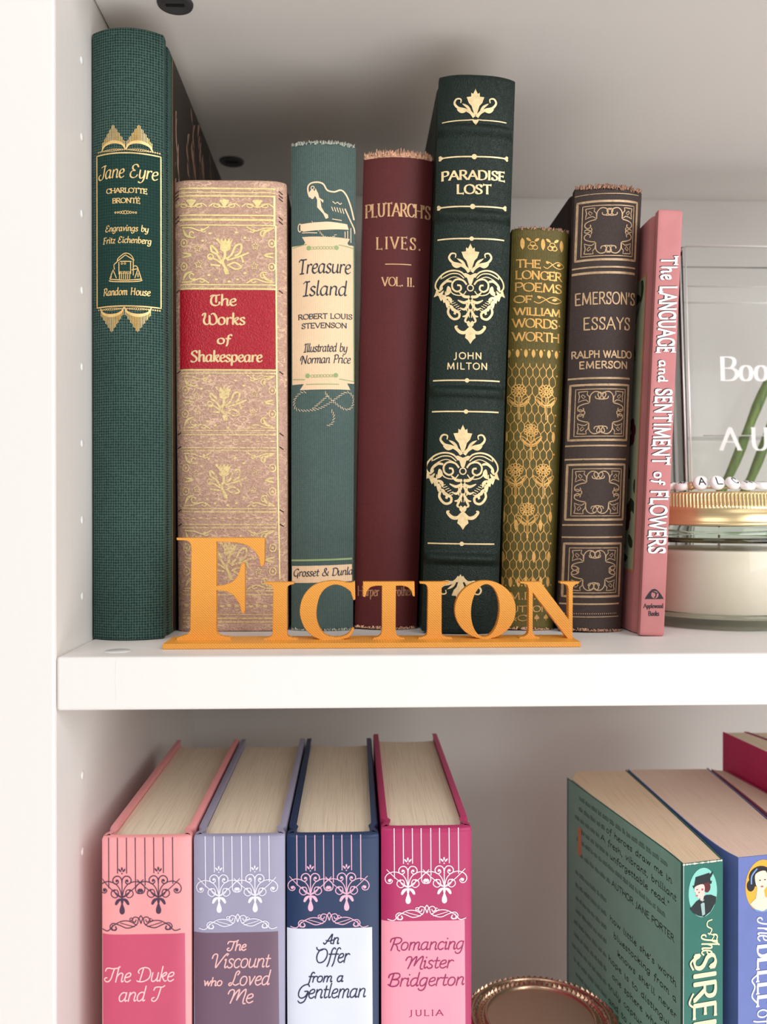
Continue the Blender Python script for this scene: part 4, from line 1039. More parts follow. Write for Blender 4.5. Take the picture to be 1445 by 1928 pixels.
lathe('lid', [(0, .0646), (.034, .0646), (.0385, .0644), (.0394, .0641), (.0398, .0636), (.0399, .0631), (.0399, .0582), (.0399, .0577), (.0402, .0572), (.0402, .0560), (.0399, .0552), (.0399, .0505), (.0406, .0500), (.0408, .0492), (.0403, .0487), (.0392, .0487), (.0392, .063), (0, .063)], brass, jar, 900, fn=rib)

brc = thing('letter_bead_bracelet', 'string of white round letter beads and pearly spacers lying on the gold jar lid', 'bracelet', (jx, jy, .0647))
cordm = plain('beige_cord', (222, 190, 150), .7); bead = plain('white_acrylic', (253, 251, 250), .25, spec=.6, var=.01); pearl, n = base('champagne_pearl', (214, 184, 148), .3, .5); ink = plain('bead_ink', (24, 20, 22), .5)
Rb = .0362; pts = []
seq = [(-152, 'b', 'M'), (-140.5, 'b', ''), (-133.2, 'p', ''), (-126.5, 'b', 'A'), (-115, 'b', 'L'), (-104.5, 'c', 'C'), (-94, 'b', ''), (-83, 'b', ''), (-163, 'b', ''), (-72, 'p', ''), (-63, 'b', ''), (-50, 'b', '')]
v, fc = [], []
for i in range(73):
    a = math.radians(-180+i*2.5)
    for k in range(6): v.append(((Rb+.0005*math.cos(k*math.pi/3))*math.cos(a), (Rb+.0005*math.cos(k*math.pi/3))*math.sin(a), .0016+.0005*math.sin(k*math.pi/3)))
for i in range(72):
    for k in range(6): q = (k+1) % 6; fc.append((i*6+k, i*6+q, i*6+6+q, i*6+6+k))
link('cord', v, fc, cordm, brc, True)
def bead_mesh(name, r_, h, mat, parent, loc, rot):
    pr = [(0, -h/2), (r_*.7, -h/2), (r_*.93, -h*.36), (r_, -h*.1), (r_, h*.1), (r_*.93, h*.36), (r_*.7, h/2), (0, h/2)]
    o = lathe(name, pr, mat, parent, 28); o.location = loc; o.rotation_euler = rot; return o
for i, (an, ty, ch) in enumerate(seq):
    a = math.radians(an); x, y = Rb*math.cos(a), Rb*math.sin(a)
    if ty == 'p':
        o = lathe('pearl_bead', [(0, -.0021)]+[(.0021*math.cos(q*math.pi/12), .0021*math.sin(q*math.pi/12)) for q in range(-5, 6)]+[(0, .0021)], pearl, brc, 20); o.location = (x, y, .0027); continue
    if ch in ('A', 'L', 'C'): tilt = {'A': 62, 'L': 58, 'C': 42}[ch]; zz = .0036 if ch != 'C' else .0032
    else: tilt = {0: 12, 1: 14, 6: 16}.get(i, 6); zz = .0026
    r_ = .00355; h = .0034
    tl = math.radians(tilt); zz = max(zz, r_*math.sin(tl)+h/2*math.cos(tl)*1.0)
    # disc faces up at tilt 0, faces the camera side at 90
    o = bead_mesh('letter_bead', r_, h, bead, brc, (x, y-.0006, zz), (tl, 0, {'A': -.05, 'L': .12, 'C': .5}.get(ch, (an+90)*.012)))
    t3 = ch if ch else ('M' if i == 1 else 'H')
    P = Pen(); text(P, t3, -1.5, 1.5, 1.8, 3.6, w=.55, slant=0)
    link('letter', [(a_/1000, -b__/1000, h/2+.00006+P.lift(i_)/1000) for i_, (a_, b__) in enumerate(P.v)], P.f, ink, o)

# ---- clear book-shaped vase with stems
clear = glass('clear_acrylic', (.985, .99, .987), .05, 1.22)
vase = thing('acrylic_vase', 'clear acrylic book-shaped vase with white lettering behind the candle jar', 'vase', (.3045, .150, .0001), (0, 0, 0))
vW, vD, vH, tk = .15, .045, .206, .004
def tube(name, x0, x1, y0, y1, z0, z1, mat, parent, rad=.006, t=0, sk=-.030):
    """hollow box with rounded vertical corners, leaning by sk"""
    def ring(ins, z):
        out = []
        for cx, cy, a0 in ((x1-rad, y1-rad, 0), (x0+rad, y1-rad, 90), (x0+rad, y0+rad, 180), (x1-rad, y0+rad, 270)):
            for k in range(6):
                a = math.radians(a0+k*18); q = max(.0005, rad-ins); out.append((cx+q*math.cos(a)+sk*z, cy+q*math.sin(a), z))
        return out
    rs = [ring(.001, z0), ring(0, z0+.001), ring(0, z1-.002), ring(.0006, z1-.0005), ring(.0014, z1)]
    if t: rs += [ring(t-.0006, z1), ring(t, z1-.0008), ring(t, z0+t)]
    v = sum(rs, []); k = 24; fc = []
    for j in range(len(rs)-1): fc += [(j*k+i, j*k+(i+1) % k, (j+1)*k+(i+1) % k, (j+1)*k+i) for i in range(k)]
    fc.append(tuple(range(k-1, -1, -1))); fc.append(tuple((len(rs)-1)*k+i for i in range(k)))
    o = link(name, v, fc, mat, parent, True); fixn(o); m = o.modifiers.new('e', 'EDGE_SPLIT'); m.split_angle = math.radians(40); return o
tube('vase_shell', 0, vW, 0, vD, 0, vH, clear, vase, t=tk)
tube('water', tk+.0003, vW-tk-.0003, tk+.0003, vD-tk-.0003, tk+.0005, .098, glass('water', (.985, .99, .98), .05, 1.03), vase, rad=.004)
edge = bpy.data.materials.new('highlight_metal'); edge.use_nodes = True; b_ = edge.node_tree.nodes['Principled BSDF']
b_.inputs['Base Color'].default_value = (.98, .98, .98, 1); b_.inputs['Roughness'].default_value = .3; b_.inputs['Metallic'].default_value = .6
def rod(name, a, b, r_):
    a, b = Vector(a), Vector(b); d = (b-a).normalized(); s1 = d.orthogonal().normalized(); s2 = d.cross(s1)
    v = [tuple(c0+(s1*math.cos(k*math.pi/4)+s2*math.sin(k*math.pi/4))*r_) for c0 in (a, b) for k in range(8)]
    return link(name, v, [(k, (k+1) % 8, 8+(k+1) % 8, 8+k) for k in range(8)]+[tuple(range(7, -1, -1)), tuple(range(8, 16))], edge, vase, True)
rod('edge_highlight', (-.0056, .0002, .200), (.0004, .0002, .002), .0005); rod('edge_highlight', (-.0030, -.0006, .2045), (.0029, -.0006, .002), .0005)  # rods added to draw the bright highlights along the acrylic edges
rod('edge_highlight', (-.0026, -.0005, .2057), (.142, -.0005, .2057), .0005); rod('edge_highlight', (.013, .0405, .1935), (.14, .0405, .1935), .0003); rod('edge_highlight', (.006, .0405, .1835), (.14, .0405, .1835), .0004)  # rim highlight, then reflections of the top edges, drawn as rods
rod('water_rim', (.0095, .0040, .0985), (.14, .0040, .0985), .0003)
vinyl = plain('white_vinyl', (250, 250, 250), .6)
for args, kw in ((('Boo', 0, 27.5, -129.5, 13.2), dict(nib=(2.5, .6, 0), serif=True, track=.5, ser=1.5)), (('A U', -.6, 27, -90, 12.6), dict(nib=(2.4, .6, 0), serif=True, track=.6, ser=1.5))):
    P = Pen(); text(P, *args, **kw)
    link('white_lettering', [(.0215+a/1000-.03*(-b/1000), -.00025-P.lift(i)/1000, -b/1000) for i, (a, b) in enumerate(P.v)], P.f, vinyl, vase)
stm, n = base('green_stem', (96, 122, 44), .45); tt = n.add('ShaderNodeTexNoise', Scale=1., Detail=3.); n.ln(n.coord((900, 900, 40)), tt.inputs[0]); n.col(n.ramp(tt.outputs[0], [(.3, lin((70, 98, 30))), (.7, lin((128, 152, 66)))]))
def stem(name, label, p0, p1, r_):
    a, b = Vector(p0), Vector(p1); d = (b-a).normalized(); s1 = d.cross(Vector((0, 1, 0))).normalized(); s2 = d.cross(s1)
    v, fc = [], []
    K = 12
    for i in range(K+1):
        c0 = a.lerp(b, i/K)+Vector((.0015*math.sin(i*.5), 0, 0)); rr = r_*(1+.1*math.sin(i*1.7))*(.8 if i == 0 else 1)
        for k in range(12): an = k*math.pi/6; v.append(tuple(c0+(s1*math.cos(an)+s2*math.sin(an))*rr))
    for i in range(K):
        for k in range(12): q = (k+1) % 12; fc.append((i*12+k, i*12+q, i*12+12+q, i*12+12+k))
    fc.append(tuple(range(11, -1, -1))); fc.append(tuple(K*12+i for i in range(12)))
    o = link(name, v, fc, stm, None, True); o['label'] = label; o['category'] = 'flower stem'; o['group'] = 'flower stems in the clear vase'; return o
stem('flower_stem', 'longer green stem leaning right inside the clear vase', (.324, .172, .052), (.372, .176, .150), .0028)
stem('flower_stem', 'second green stem inside the clear vase, right of the longer stem', (.336, .166, .052), (.378, .168, .145), .0027)

# ============================================================ lower shelf
Z2 = -(H1+TB)*1000
def filigree(P, cx, y0, s_=1.0):
    """chandelier pattern: eight hanging lines, two pendants and the scroll below (photo pixels)"""
    def L(pts, w=1.7): P.line([(cx+x*s_, y0+y*s_) for x, y in pts], w*s_, smooth=True)
    for x, y in ((-62, 99), (-44.5, 70), (-27, 70), (-10, 100), (8.5, 94), (25.5, 70), (44, 70), (62, 91)): P.line([(cx+x*s_, y0), (cx+x*s_*1.0, y0+y*s_)], 1.7*s_)
    for px_ in (-36, 34):
        c0 = cx+px_*s_
        P.dot(c0, y0+61*s_, 1.7*s_, 8, 3.6*s_); P.dot(c0, y0+70*s_, 1.4*s_, 8)
        for q in (-1, 1):
            P.leaf(c0+q*1.5*s_, y0+67*s_, c0+q*7*s_, y0+60.5*s_, 3.2*s_)
            L([(px_, 90), (px_+q*1, 81), (px_+q*6, 75.5), (px_+q*13, 76), (px_+q*17.5, 81.5), (px_+q*16.5, 88), (px_+q*11.5, 90.5), (px_+q*7, 87.5), (px_+q*8, 83), (px_+q*11.5, 82.5)], 1.9)
            P.dot(c0+q*10.6*s_, y0+84.6*s_, 2.1*s_, 8)
            L([(px_, 117), (px_+q*10, 112), (px_+q*15, 104), (px_+q*10, 102), (px_+q*7, 108), (px_+q*9, 115), (px_+q*15, 117), (px_+q*21, 112), (px_+q*20, 105), (px_+q*14, 101)])
            L([(px_+q*0, 118), (px_+q*4, 101), (px_+q*13, 90), (px_+q*27, 86), (px_+q*39, 91), (px_+q*44, 100), (px_+q*41, 108), (px_+q*34, 109), (px_+q*30, 104), (px_+q*34, 100)])
            P.dot(c0+q*35.5*s_, y0+103.5*s_, 3.2*s_, 10)
            L([(px_+q*2, 115), (px_+q*22, 100), (px_+q*41, 82)], 1.5)
            P.line([(c0+q*1*s_, y0+119*s_), (c0+q*8*s_, y0+123*s_), (c0+q*12.5*s_, y0+131*s_)], 6*s_, smooth=True, taper=lambda t: .12+.88*math.sin(math.pi*min(1, t*.9))**.8)
        L([(px_, 80), (px_, 118)]); P.leaf(c0, y0+117*s_, c0, y0+131*s_, 5*s_)
        P.poly([(c0, y0+126*s_), (c0+2.6*s_, y0+133*s_), (c0+5*s_, y0+141*s_), (c0+4*s_, y0+147*s_), (c0, y0+149.5*s_), (c0-4*s_, y0+147*s_), (c0-5*s_, y0+141*s_), (c0-2.6*s_, y0+133*s_)], True)
    for q in (-1, 1):
        L([(0, 168), (q*4, 158), (q*12, 155), (q*17, 161), (q*12, 165), (q*9, 160)]); P.curl(cx+q*19*s_, y0+160*s_, 1*s_, 4*s_, 0, 360*q, 1.4*s_)
        L([(0, 152), (q*5, 160), (q*7, 168), (q*16, 174), (q*28, 176), (q*42, 170), (q*54, 167), (q*60, 173), (q*56, 180), (q*48, 178), (q*49, 172)])
        L([(q*8, 171), (q*22, 163), (q*38, 163), (q*54, 172), (q*64, 182), (q*76, 180)]); L([(q*12, 174), (q*26, 170), (q*40, 166)], 1.3)
        P.curl(cx+q*50*s_, y0+176*s_, 1.5*s_, 7*s_, 90, 90+330*q, 1.6*s_)
def romance(label, px, X, W, yl, c_top, c_low, c_line, c_text, lines, cx, extra=None, z=-76.5, wl=None):
    mc = plain('cover_'+label.split()[0], c_top, .42, var=.03, spec=.45)
    B = Book(label, W, z-Z2, 146, X, 20.5, Z2+.05, 0, 1.6, 7, px, mc, group='matching hardcover novels with chandelier filigree')
    u0, u1 = .0, .925
    P = Pen(); ys = [yl, 2100]; 
    fl, fr_ = B.fx(.012, 1850), B.fx(.93, 1850)
    P.rect(fl-2, yl, fr_, 2620, 40, 10); B.print('title_panel', P, plain('panel_'+label.split()[0], c_low, .42, var=.02, spec=.45), eps=.06, label='lower title panel in a contrasting colour')
    P = Pen(); filigree(P, cx, px[0][1]+2, .98); B.print('filigree_print', P, plain('line_'+label.split()[0], c_line, .45, var=.01))
    P = Pen()
    for t, a, b, yb, cp in lines: text(P, t, a, b, yb, cp, (SCR, LO), w=wl or 2.4, slant=.22, track=-.15)
    if extra: extra(P)
    B.print('title_lettering', P, plain('text_'+label.split()[0], c_text, .45, var=.01))
    return B
yb0 = 2620
def pxq(x0, x1, y, xb0, xb1): return [(x0, y), (x1, y), (xb0, yb0), (xb1, yb0)]
romance('pink hardcover novel with rose lower panel, leftmost on the lower shelf', pxq(193, 362, 1577, 188.5, 354), 11.6, 36.0, 1764, (242, 158, 160), (200, 80, 110), (74, 54, 76), (250, 200, 200),
        [('The Duke', 193, 326, 1854, 27), ('and I', 221, 303, 1891, 27)], 266)
romance('lavender-grey hardcover novel with plum lower panel, second on the lower shelf', pxq(367, 541, 1575, 359, 529), 48.6, 37.0, 1762, (156, 152, 178), (110, 84, 104), (238, 234, 246), (246, 188, 186),
        [('The', 427, 464, 1796, 18), ('Viscount', 396, 508, 1829, 27), ('who', 382, 418, 1863, 15), ('Loved', 430, 508, 1863, 27), ('Me', 428, 476, 1897, 27)], 449.5)
romance('navy blue hardcover novel with pale lavender lower panel, third on the lower shelf', pxq(537, 712, 1574, 530, 706), 86.4, 37.6, 1756, (26, 50, 88), (218, 222, 238), (236, 184, 208), (26, 30, 66),
        [('An', 606, 634, 1786, 19), ('Offer', 588, 652, 1822, 27), ('from a', 574, 642, 1859, 18), ('Gentleman', 553, 684, 1890, 27)], 616.5)
def jul(P): text(P, 'JULIA', 768, 832, 1926, 11, nib=(2, 1, .1), serif=True, track=3, ser=1.5)
romance('magenta hardcover novel with light pink lower panel, fourth on the lower shelf', pxq(718, 889, 1560, 710, 880), 125.0, 37.2, 1742, (176, 40, 96), (246, 154, 174), (250, 232, 242), (150, 34, 92),
        [('Romancing', 730, 872, 1798, 24), ('Mister', 761, 850, 1834, 24), ('Bridgerton', 726, 872, 1868, 25)], 803, jul, z=-74.2)

# ---- copper dish on a foot
cop3, n = base('rose_copper_metal', (200, 166, 140), .26, .9)
tt = n.add('ShaderNodeTexNoise', Scale=700., Detail=2.); n.ln(n.coord(), tt.inputs[0]); n.bump(tt.outputs[0], .0003, .3)
copf, n = base('satin_copper', (188, 158, 136), .5, .65)
dish = thing('pedestal_dish', 'round rose-copper pedestal stand with embossed scalloped rim, low between the books', 'dish', (.205, .0846, Z2/1000))
DS = 1.05
zt = -.1915-Z2/1000
def em(a, j, rr, z):
    if j == 0 or j == 1 or j == 2: rr += .0013*abs(math.sin(a*18))*(1 if j else .6)
    if 4 <= j <= 9:
        z += .0014*(.5+.5*math.sin(a*54+j*2.1))*(.5+.5*math.cos(a*18+j*1.3)); rr += .0003*math.sin(a*36+j)
    return rr, z
lathe('rim', [(.0345, zt-.006), (.0360, zt-.0042), (.0364, zt-.0030), (.0352, zt-.0020), (.0340, zt-.0016), (.0336, zt-.0012), (.0328, zt-.0011), (.0320, zt-.0006), (.0312, zt-.0010), (.0304, zt-.0012), (.0296, zt-.0014), (.0262, zt-.0012)], cop3, dish, 432, fn=em)
lathe('ring', [(.0326, zt-.001), (.0325, zt+.0004), (.0319, zt+.0007), (.0313, zt+.0004), (.0312, zt-.001)], cop3, dish, 96)
lathe('inner_ring', [(.0262, zt-.0016), (.0261, zt+.0001), (.0254, zt+.0005), (.0247, zt+.0001), (.0246, zt-.002)], cop3, dish, 96)
o = lathe('plate', [(.0248, zt-.0012), (.02, zt-.0014), (0, zt-.0015)], copf, dish, 72)
lathe('foot', [(.0345, zt-.006), (.030, zt-.010), (.014, zt-.016), (.007, zt-.026), (.006, zt-.050), (.009, zt-.058), (.006, zt-.066), (.008, .014), (.026, .006), (.030, .002), (.030, 0.0001), (0, .0001)], cop3, dish, 64)
v, fc = [], []
rn = random.Random(8)
def stud(rr, a, s_, h):
    b = len(v); cx, cy = rr*math.cos(a), rr*math.sin(a); u1 = (math.cos(a), math.sin(a)); u2 = (-u1[1], u1[0])
    q = [(s_*1.6, 0), (0, s_), (-s_*1.6, 0), (0, -s_)]
    for p_, t in q: v.append((cx+u1[0]*t+u2[0]*p_, cy+u1[1]*t+u2[1]*p_, zt-.0016))
    v.append((cx, cy, zt-.0013+h)); fc.extend([(b, b+1, b+4), (b+1, b+2, b+4), (b+2, b+3, b+4), (b+3, b, b+4)])
for i in range(72):
    a = i*math.pi/36; stud(.0293, a, .0013, .0016); stud(.0346, a+.04, .0015, .0016)
    stud(.0275, a+.04, .0008, .0009); stud(.0283, a+.02, .0006, .0008); stud(.0303, a+.06, .0006, .0009)
o = link('studs', v, fc, cop3, dish); o['kind'] = 'stuff'
dish.scale = (DS, DS, 1)

# ---- paperbacks (plan given in world millimetres)
class Paperback:
    def __init__(s, name, label, plan, ztop, zbot, cover, pg, group=None, sag=0.):
        """plan: front-left, front-right, back-right, back-left of the page block; left/right cover polylines"""
        (x0, y0), (x1, y1) = plan['spine']; s.x0, s.y0 = x0, y0; s.W = math.hypot(x1-x0, y1-y0); s.ux, s.uy = (x1-x0)/s.W, (y1-y0)/s.W
        s.H = ztop-zbot; s.zb = zbot
        s.root = thing(name, label, 'book', (x0/1000, y0/1000, zbot/1000), group=group)
        t = .45
        def wall(nm, pts, th, z0=0, z1=None, drop=None):
            z1 = s.H if z1 is None else z1; p = pts; v = []; n_ = len(p)
            for z in (z0, z1):
                for sd in (0, 1):
                    for i, (x, y) in enumerate(p):
                        a, b = p[max(0, i-1)], p[min(n_-1, i+1)]; dx, dy = b[0]-a[0], b[1]-a[1]; l = math.hypot(dx, dy)
                        zz = z-(drop(i/(n_-1)) if (drop and z > z0) else 0)
                        v.append((x-x0-dy/l*th*sd, y-y0+dx/l*th*sd, zz))
            f_ = []
            for i in range(n_-1):
                f_ += [(i, i+1, 2*n_+i+1, 2*n_+i), (n_+i, 3*n_+i, 3*n_+i+1, n_+i+1), (2*n_+i, 2*n_+i+1, 3*n_+i+1, 3*n_+i), (i, n_+i, n_+i+1, i+1)]
            f_ += [(0, 2*n_, 3*n_, n_), (n_-1, 2*n_-1, 4*n_-1, 3*n_-1)]
            o = link(nm, sc(v), f_, cover, s.root); fixn(o); return o
        L = cr(plan['left'], False, 6); R = cr(plan['right'], False, 6)
        path = list(reversed(L))[:-1]+[(x0, y0), (x0+s.ux*s.W*.5-s.uy*-.0, y0+s.uy*s.W*.5), (x1, y1)]+R[1:]
        wall('cover', path, t, drop=plan.get('drop'))
        blk = plan['block']; v = [(x-x0, y-y0, z) for z in (1.2, s.H-.35) for x, y in blk]; n_ = len(blk)
        o = link('page_block', sc(v), [(i, (i+1) % n_, n_+(i+1) % n_, n_+i) for i in range(n_)]+[tuple(range(n_-1, -1, -1)), tuple(range(n_, 2*n_))], pg, s.root); fixn(o)
        s.L = L
    def spine(s, name, P, mat, eps=.1, label=None):
        v = [(x*s.ux+s.uy*(eps+P.lift(i)), x*s.uy-s.ux*(eps+P.lift(i)), s.H-y) for i, (x, y) in enumerate(P.v)]   # drawn in mm: x across, y down from the head
        o = link(name, sc(v), P.f, mat, s.root)
        if label: o['label'] = label
        return o
    def left(s, name, P, mat, eps=.12, label=None):
        L = s.L; d = [0]
        for a, b in zip(L, L[1:]): d.append(d[-1]+math.hypot(b[0]-a[0], b[1]-a[1]))
        def at(q):
            q = max(0, min(d[-1]-.01, q))
            for i in range(len(L)-1):
                if q <= d[i+1]:
                    t = (q-d[i])/(d[i+1]-d[i]); ax, ay = L[i]; bx, by = L[i+1]; l = math.hypot(bx-ax, by-ay)
                    return ax+(bx-ax)*t-(by-ay)/l*eps, ay+(by-ay)*t+(bx-ax)/l*eps
        v = []
        for q, y in P.v:
            x, yy = at(q); v.append((x-s.x0, yy-s.y0, s.H-y))
        o = link(name, sc(v), P.f, mat, s.root)
        if label: o['label'] = label
        return o
teal = plain('teal_cover', (36, 108, 96), .45, var=.05)
zt1 = -95.0; zb1 = Z2+.05
S = Paperback('paperback', 'teal paperback with splayed back cover of dark text and hatted lady oval on spine',
              dict(spine=[(254.3, 30), (273.4, 34.3)], left=[(254.3, 30), (253, 42), (249.5, 62), (244, 92), (238.5, 122), (233.9, 148)], right=[(273.4, 34.3), (273.6, 60), (273.2, 110), (272.2, 162)],
                   block=[(255.0, 31), (272.9, 35), (272.9, 70), (272.5, 120), (271.4, 160.8), (242.6, 160.8), (236.2, 146), (239.6, 122), (245.0, 92), (250.4, 62), (253.9, 42)]), zt1, zb1, teal, M['pages_tan'])
P = Pen(); P.rect(2, .3, 118, 190, 20, 10); S.left('back_cover_print', P, plain('grey_teal', (134, 190, 168), .5, var=.05), .08, 'greyer teal back cover')
P = Pen(); P.dot(9.6, 13.2, 7.0, 40, 10.6); S.spine('portrait_oval', P, plain('aqua', (140, 212, 200), .5, var=.01), .1, 'aqua oval portrait of a lady in a top hat')
P = Pen()
P.poly([(6.0, 6.2), (12.8, 5.0), (13.4, 9.2), (5.2, 10.0)]); P.poly([(4.4, 9.8), (14.0, 8.6), (13.8, 9.8), (5, 11)]); P.leaf(12, 8, 14.6, 4.6, 1.2)
P.poly([(3.2, 19.5), (6.5, 16.5), (8.6, 15.6), (11.2, 14.4), (13.6, 14.6), (16.2, 15.8), (15.8, 18.2), (13.4, 21.8), (10.2, 23.7), (7.4, 23.0), (4.8, 21.4)])
S.spine('dark_clothes', P, plain('ink_black', (22, 36, 38), .5, var=.01), .2)
P = Pen(); P.dot(11.6, 11.2, 1.7, 14, 2.2); P.poly([(9.2, 9.4), (12.6, 9.0), (12, 13.4), (10.4, 12)]); S.spine('hair', P, plain('auburn', (96, 34, 36), .5, var=.01), .22)
P = Pen(); P.poly([(5.8, 10.2), (9.6, 9.6), (10.4, 12.2), (9.0, 15.0), (7.2, 15.2), (6.2, 13.8), (5.7, 12.4), (5.3, 12.0)], True); P.poly([(8, 13.6), (10.4, 13), (9.6, 16.4), (8.2, 16.4)]); S.spine('face', P, plain('skin', (244, 208, 196), .5, var=.01), .26)
P = Pen(); P.poly([(8.2, 16.6), (10.2, 16.2), (10.6, 22.6), (9.2, 23.2)]); S.spine('shirt', P, plain('shirt', (160, 190, 190), .5, var=.01), .27)
P = Pen(); P.dot(6.6, 14.2, .5, 8, .3); P.dot(9.2, 11.8, .5); P.dot(7.6, 12.9, .35); S.spine('lips', P, plain('lip', (200, 80, 90), .5), .32)
P = Pen(); P.poly([(8.0, 16.4), (9.4, 17.0), (10.8, 16.0), (10.6, 17.8), (9.4, 17.4), (8.4, 18)]); P.line([(6.3, 11.7), (7.1, 11.5)], .3); S.spine('bow_tie', P, plain('ink_black2', (22, 36, 38), .5), .34)
def runs(P, s_, y0, y1, xb, xt, **k):
    b = len(P.v); text(P, s_, 0, y1-y0, 0, 10, **k); P.xform(b, lambda a, q: (xb+(xt-xb)*(-q/10), y0+a))
P = Pen()
P.line([(14.2, 25.4), (12, 26), (11.8, 28), (14, 29.6), (12.6, 31.8)], .5, smooth=True); P.line([(12, 31), (15, 32.4), (14, 34.4), (16.4, 35.6)], .45, smooth=True)
runs(P, 'The', 31, 40, 9.0, 17.0, sets=(SCR, LO), w=.7, slant=.1, track=0); 
def siren(P, dx=0):
    runs(P, 'SIREN', 39.6, 78, 5.4+dx, 15.8+dx, nib=(2.0, .8, .3), serif=True, track=.8, ser=.8)
    P.line([(5.6+dx, 41), (3.6+dx, 43), (5+dx, 46)], .8, smooth=True); P.line([(5+dx, 56), (3+dx, 60), (5+dx, 62)], .8, smooth=True)
    runs(P, 'of', 79, 86, 8, 15, sets=(SCR, LO), w=.7, track=0)
siren(P); S.spine('title_lettering', P, plain('butter_ink', (250, 240, 190), .5, var=.01), .2)
P = Pen(); siren(P, -.5); S.spine('title_shadow', P, plain('deep_teal', (14, 60, 54), .5), .12)
P = Pen()
for (t, q, y, l) in (('of heroes draw me in', 10, 12.8, 62), ('A fresh, vibrant, brilliant', 6, 18.8, 72), ('unforgettable read."', 12, 24.6, 56), ('AUTHOR JANE PORTER', 8, 37.6, 58), ('how little she\'s worth', 6, 56, 62), ('bluestocking from a', 6, 62.8, 58),
                     ('knows she\'ll never', 6, 70, 54), ('hope is to distinguish', 5.5, 77, 64), ('one sphere where she', 5.5, 84, 60), ('truly capture London\'s', 5.5, 91, 64), ('and to take risks with', 5.5, 98, 64)):
    sl_ = .0
    b = len(P.v); text(P, t, 0, l, 0, 2.9, w=.42, track=.7); P.xform(b, lambda a, c_: (q+l-a, y+c_-(l-a)*sl_))
S.left('back_cover_text', P, plain('dark_ink', (34, 48, 46), .6), .16)
P = Pen(); rn = random.Random(6)
def words(y, q0, q1, h=1.7):
    q = q0
    while q < q1:
        l = rn.uniform(2, 7); k = int(l/1.0)+1
        for i in range(k): P.line([(q+i*1.0, y), (q+i*1.0+.1, y-h*rn.choice((.8, 1, 1.4)))], .36)
        P.line([(q, y-h*.1), (q+l, y-h*.1)], .18); P.line([(q+.4, y-h*.95), (q+l, y-h*.95)], .16); q += l+1.4
for i, y in enumerate((7, 12.8, 18.8, 24.6, 30.4, 37.6)): words(y, (14, 74, 80, 70, 16, 68)[i], 104)
for i in range(24):
    y = 43+i*6.9; q0 = 6 if i in (0, 9) or i > 9 else (70 if 2 <= i <= 8 else 6)
    if i in (1,): continue
    words(56+(i-2)*7.0 if i > 1 else 49, q0 if i > 8 else max(q0, 72), 108)
S.left('small_print', P, plain('dark_ink2', (66, 92, 84), .6), .16)['kind'] = 'stuff'
P = Pen(); P.rect(101, 22, 105, 37, 2, 2); S.left('orange_mark', P, plain('orange_mark', (222, 150, 96), .5), .2)
P = Pen(); rn = random.Random(2)
for i in range(26): x = .3+i*.74; P.dot(x, .35, rn.uniform(.25, .6), 6, rn.uniform(.15, .5))
P.line([(.15, 0), (.15, 30), (.1, 90)], .25); S.spine('worn_edge', P, plain('white_wear', (236, 226, 214), .8), .12)

peri = plain('periwinkle_cover', (104, 120, 184), .45, var=.04)
S = Paperback('paperback', 'periwinkle blue paperback with orange oval portrait, right of the teal paperback',
              dict(spine=[(280.6, 35.2), (311.6, 40.6)], left=[(280.6, 35.2), (277.5, 46), (275.2, 70), (274.1, 110), (273.1, 162)], right=[(311.6, 40.6), (316, 80), (318.6, 120), (320.6, 163)],
                   block=[(281.2, 36.3), (311.0, 41.6), (315.4, 80), (318, 120), (320, 162), (273.8, 162), (274.7, 110), (275.8, 70), (278.2, 46)]), zt1+.2, zb1, peri, M['pages_pink'])
P = Pen(); P.dot(11.8, 13.2, 8.4, 40, 11.4); S.spine('portrait_oval', P, plain('marigold', (240, 178, 60), .5, var=.02), .1, 'orange oval portrait of a dark-haired lady')
P = Pen(); P.dot(10.6, 9.0, 5.6, 24, 4.6); P.dot(6.0, 12.6, 2.0, 14, 2.6); S.spine('hair', P, plain('black_hair', (30, 26, 32), .5), .2)
P = Pen(); P.poly([(8.4, 7.6), (13.2, 6.8), (14.2, 12), (12.2, 15.2), (9.6, 14.4), (8.2, 11.4)], True); P.poly([(9.2, 13), (12, 13.4), (13, 18), (18, 20.6), (14, 24.2), (9.4, 24.2), (5.6, 20.6), (8.4, 18.4)]); S.spine('face', P, plain('skin2', (248, 226, 202), .5, var=.01), .24)
P = Pen(); P.line([(6.2, 12), (6.4, 8.4), (9, 5.4)], .7, smooth=True); P.poly([(7, 22.6), (12, 24.4), (17, 21.6), (15, 24.4), (11.8, 24.7), (8.6, 24.0)]); S.spine('headband', P, plain('band_blue', (120, 160, 210), .5), .3)
P = Pen(); P.dot(10.4, 10.6, .5, 8, .25); P.dot(12.8, 10.5, .45, 8, .25); S.spine('eyes', P, plain('black_eye', (30, 26, 32), .5), .34)
P = Pen(); P.dot(11.4, 13.4, .7, 8, .35); S.spine('lips', P, plain('lip2', (196, 70, 80), .5), .34)
P = Pen()
runs(P, 'The', 26.5, 37, 9.4, 17.6, sets=(SCR, LO), w=.7, slant=.1, track=0); runs(P, 'BELLE', 39, 66, 9.4, 20, nib=(1.7, .6, .3), serif=True, track=.8, ser=.9)
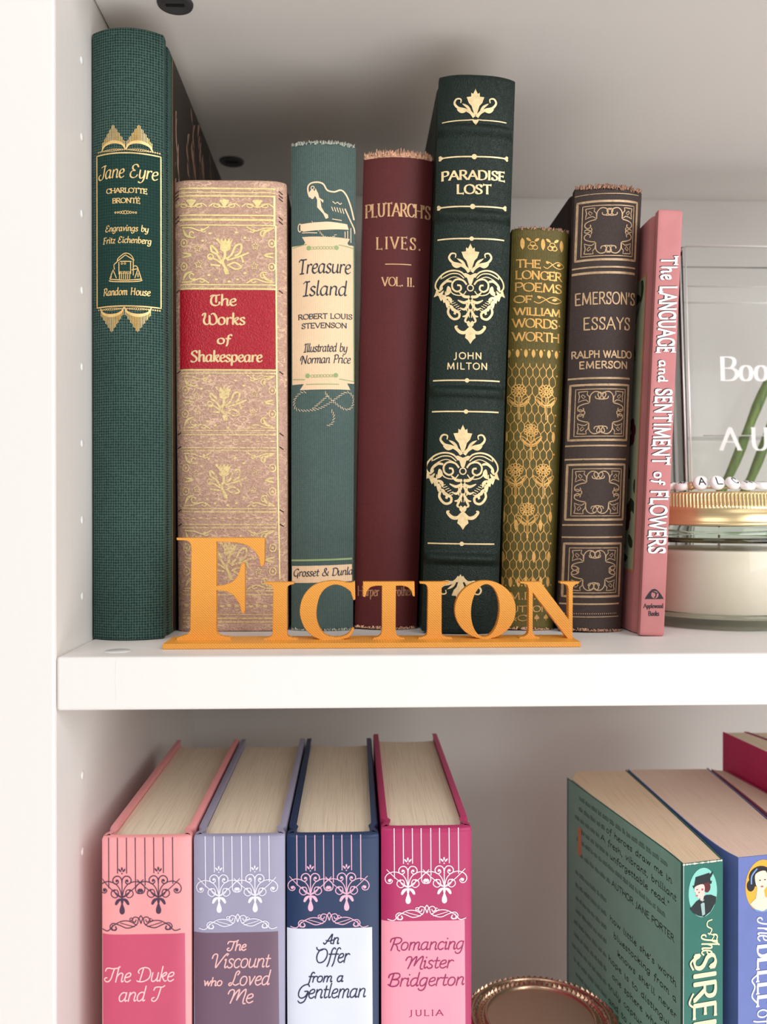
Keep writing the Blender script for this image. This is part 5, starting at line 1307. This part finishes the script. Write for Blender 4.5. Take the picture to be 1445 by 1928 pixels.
P.line([(9, 52), (6.6, 54), (8, 57), (6.6, 61), (9, 64)], .7, smooth=True)
runs(P, 'of', 67, 74, 9.4, 17, sets=(SCR, LO), w=.7, track=.2); runs(P, 'BELGRAVE', 77, 122, 9.4, 20, nib=(1.7, .6, .3), serif=True, track=.8, ser=.9)
P.v = [(min(30.6, a), b) for a, b in P.v]
S.spine('title_lettering', P, plain('white_ink2', (238, 240, 252), .5, var=.01), .2)

third = plain('rose_cover', (196, 112, 124), .5, var=.05)
Paperback('paperback', 'pale pink-edged paperback at the right border, right of the periwinkle paperback',
          dict(spine=[(317.0, 43), (340.5, 48)], left=[(317.0, 43), (319.4, 80), (321.2, 120), (322.4, 162)], right=[(340.5, 48), (339.0, 80), (335.6, 110), (333.2, 130), (329.4, 160)],
               block=[(317.8, 44), (339.9, 49), (338.3, 80), (334.9, 110), (332.5, 130), (328.7, 159), (323.1, 162), (321.9, 120), (320.1, 80)]), zt1-.2, zb1, third, M['pages_pink'])
mg = plain('raspberry_cover', (208, 42, 102), .45, var=.04)
a_ = math.degrees(math.atan2(10.8, 31.5))
Paperback('paperback', 'taller raspberry pink book rising behind the paperbacks at the right border',
          dict(spine=[(350.0, 16), (376, 19)], left=[(350.0, 16), (343.4, 66), (336.8, 116), (330.2, 164.6)], right=[(376, 19), (366, 66), (356, 116), (343.6, 165)],
               block=[(350.9, 17), (375.2, 20), (365.4, 66), (355.4, 116), (343.0, 163.6), (330.9, 163.6), (337.5, 116), (344.1, 66)]), -74.2, zb1, mg, M['pages'])
Paperback('paperback', 'cream-paged book with grey cover at the right border, right of the raspberry one',
          dict(spine=[(377.5, 20), (402, 24)], left=[(377.5, 20), (367.2, 66), (357.2, 116), (344.8, 165)], right=[(402, 24), (398, 66), (392, 116), (384, 165)],
               block=[(378.3, 21), (401.3, 25), (397.3, 66), (391.3, 116), (383.3, 163.6), (345.6, 163.6), (357.9, 116), (367.9, 66)]), -74.4, zb1, plain('grey_cover', (96, 92, 92), .5), M['pages'])
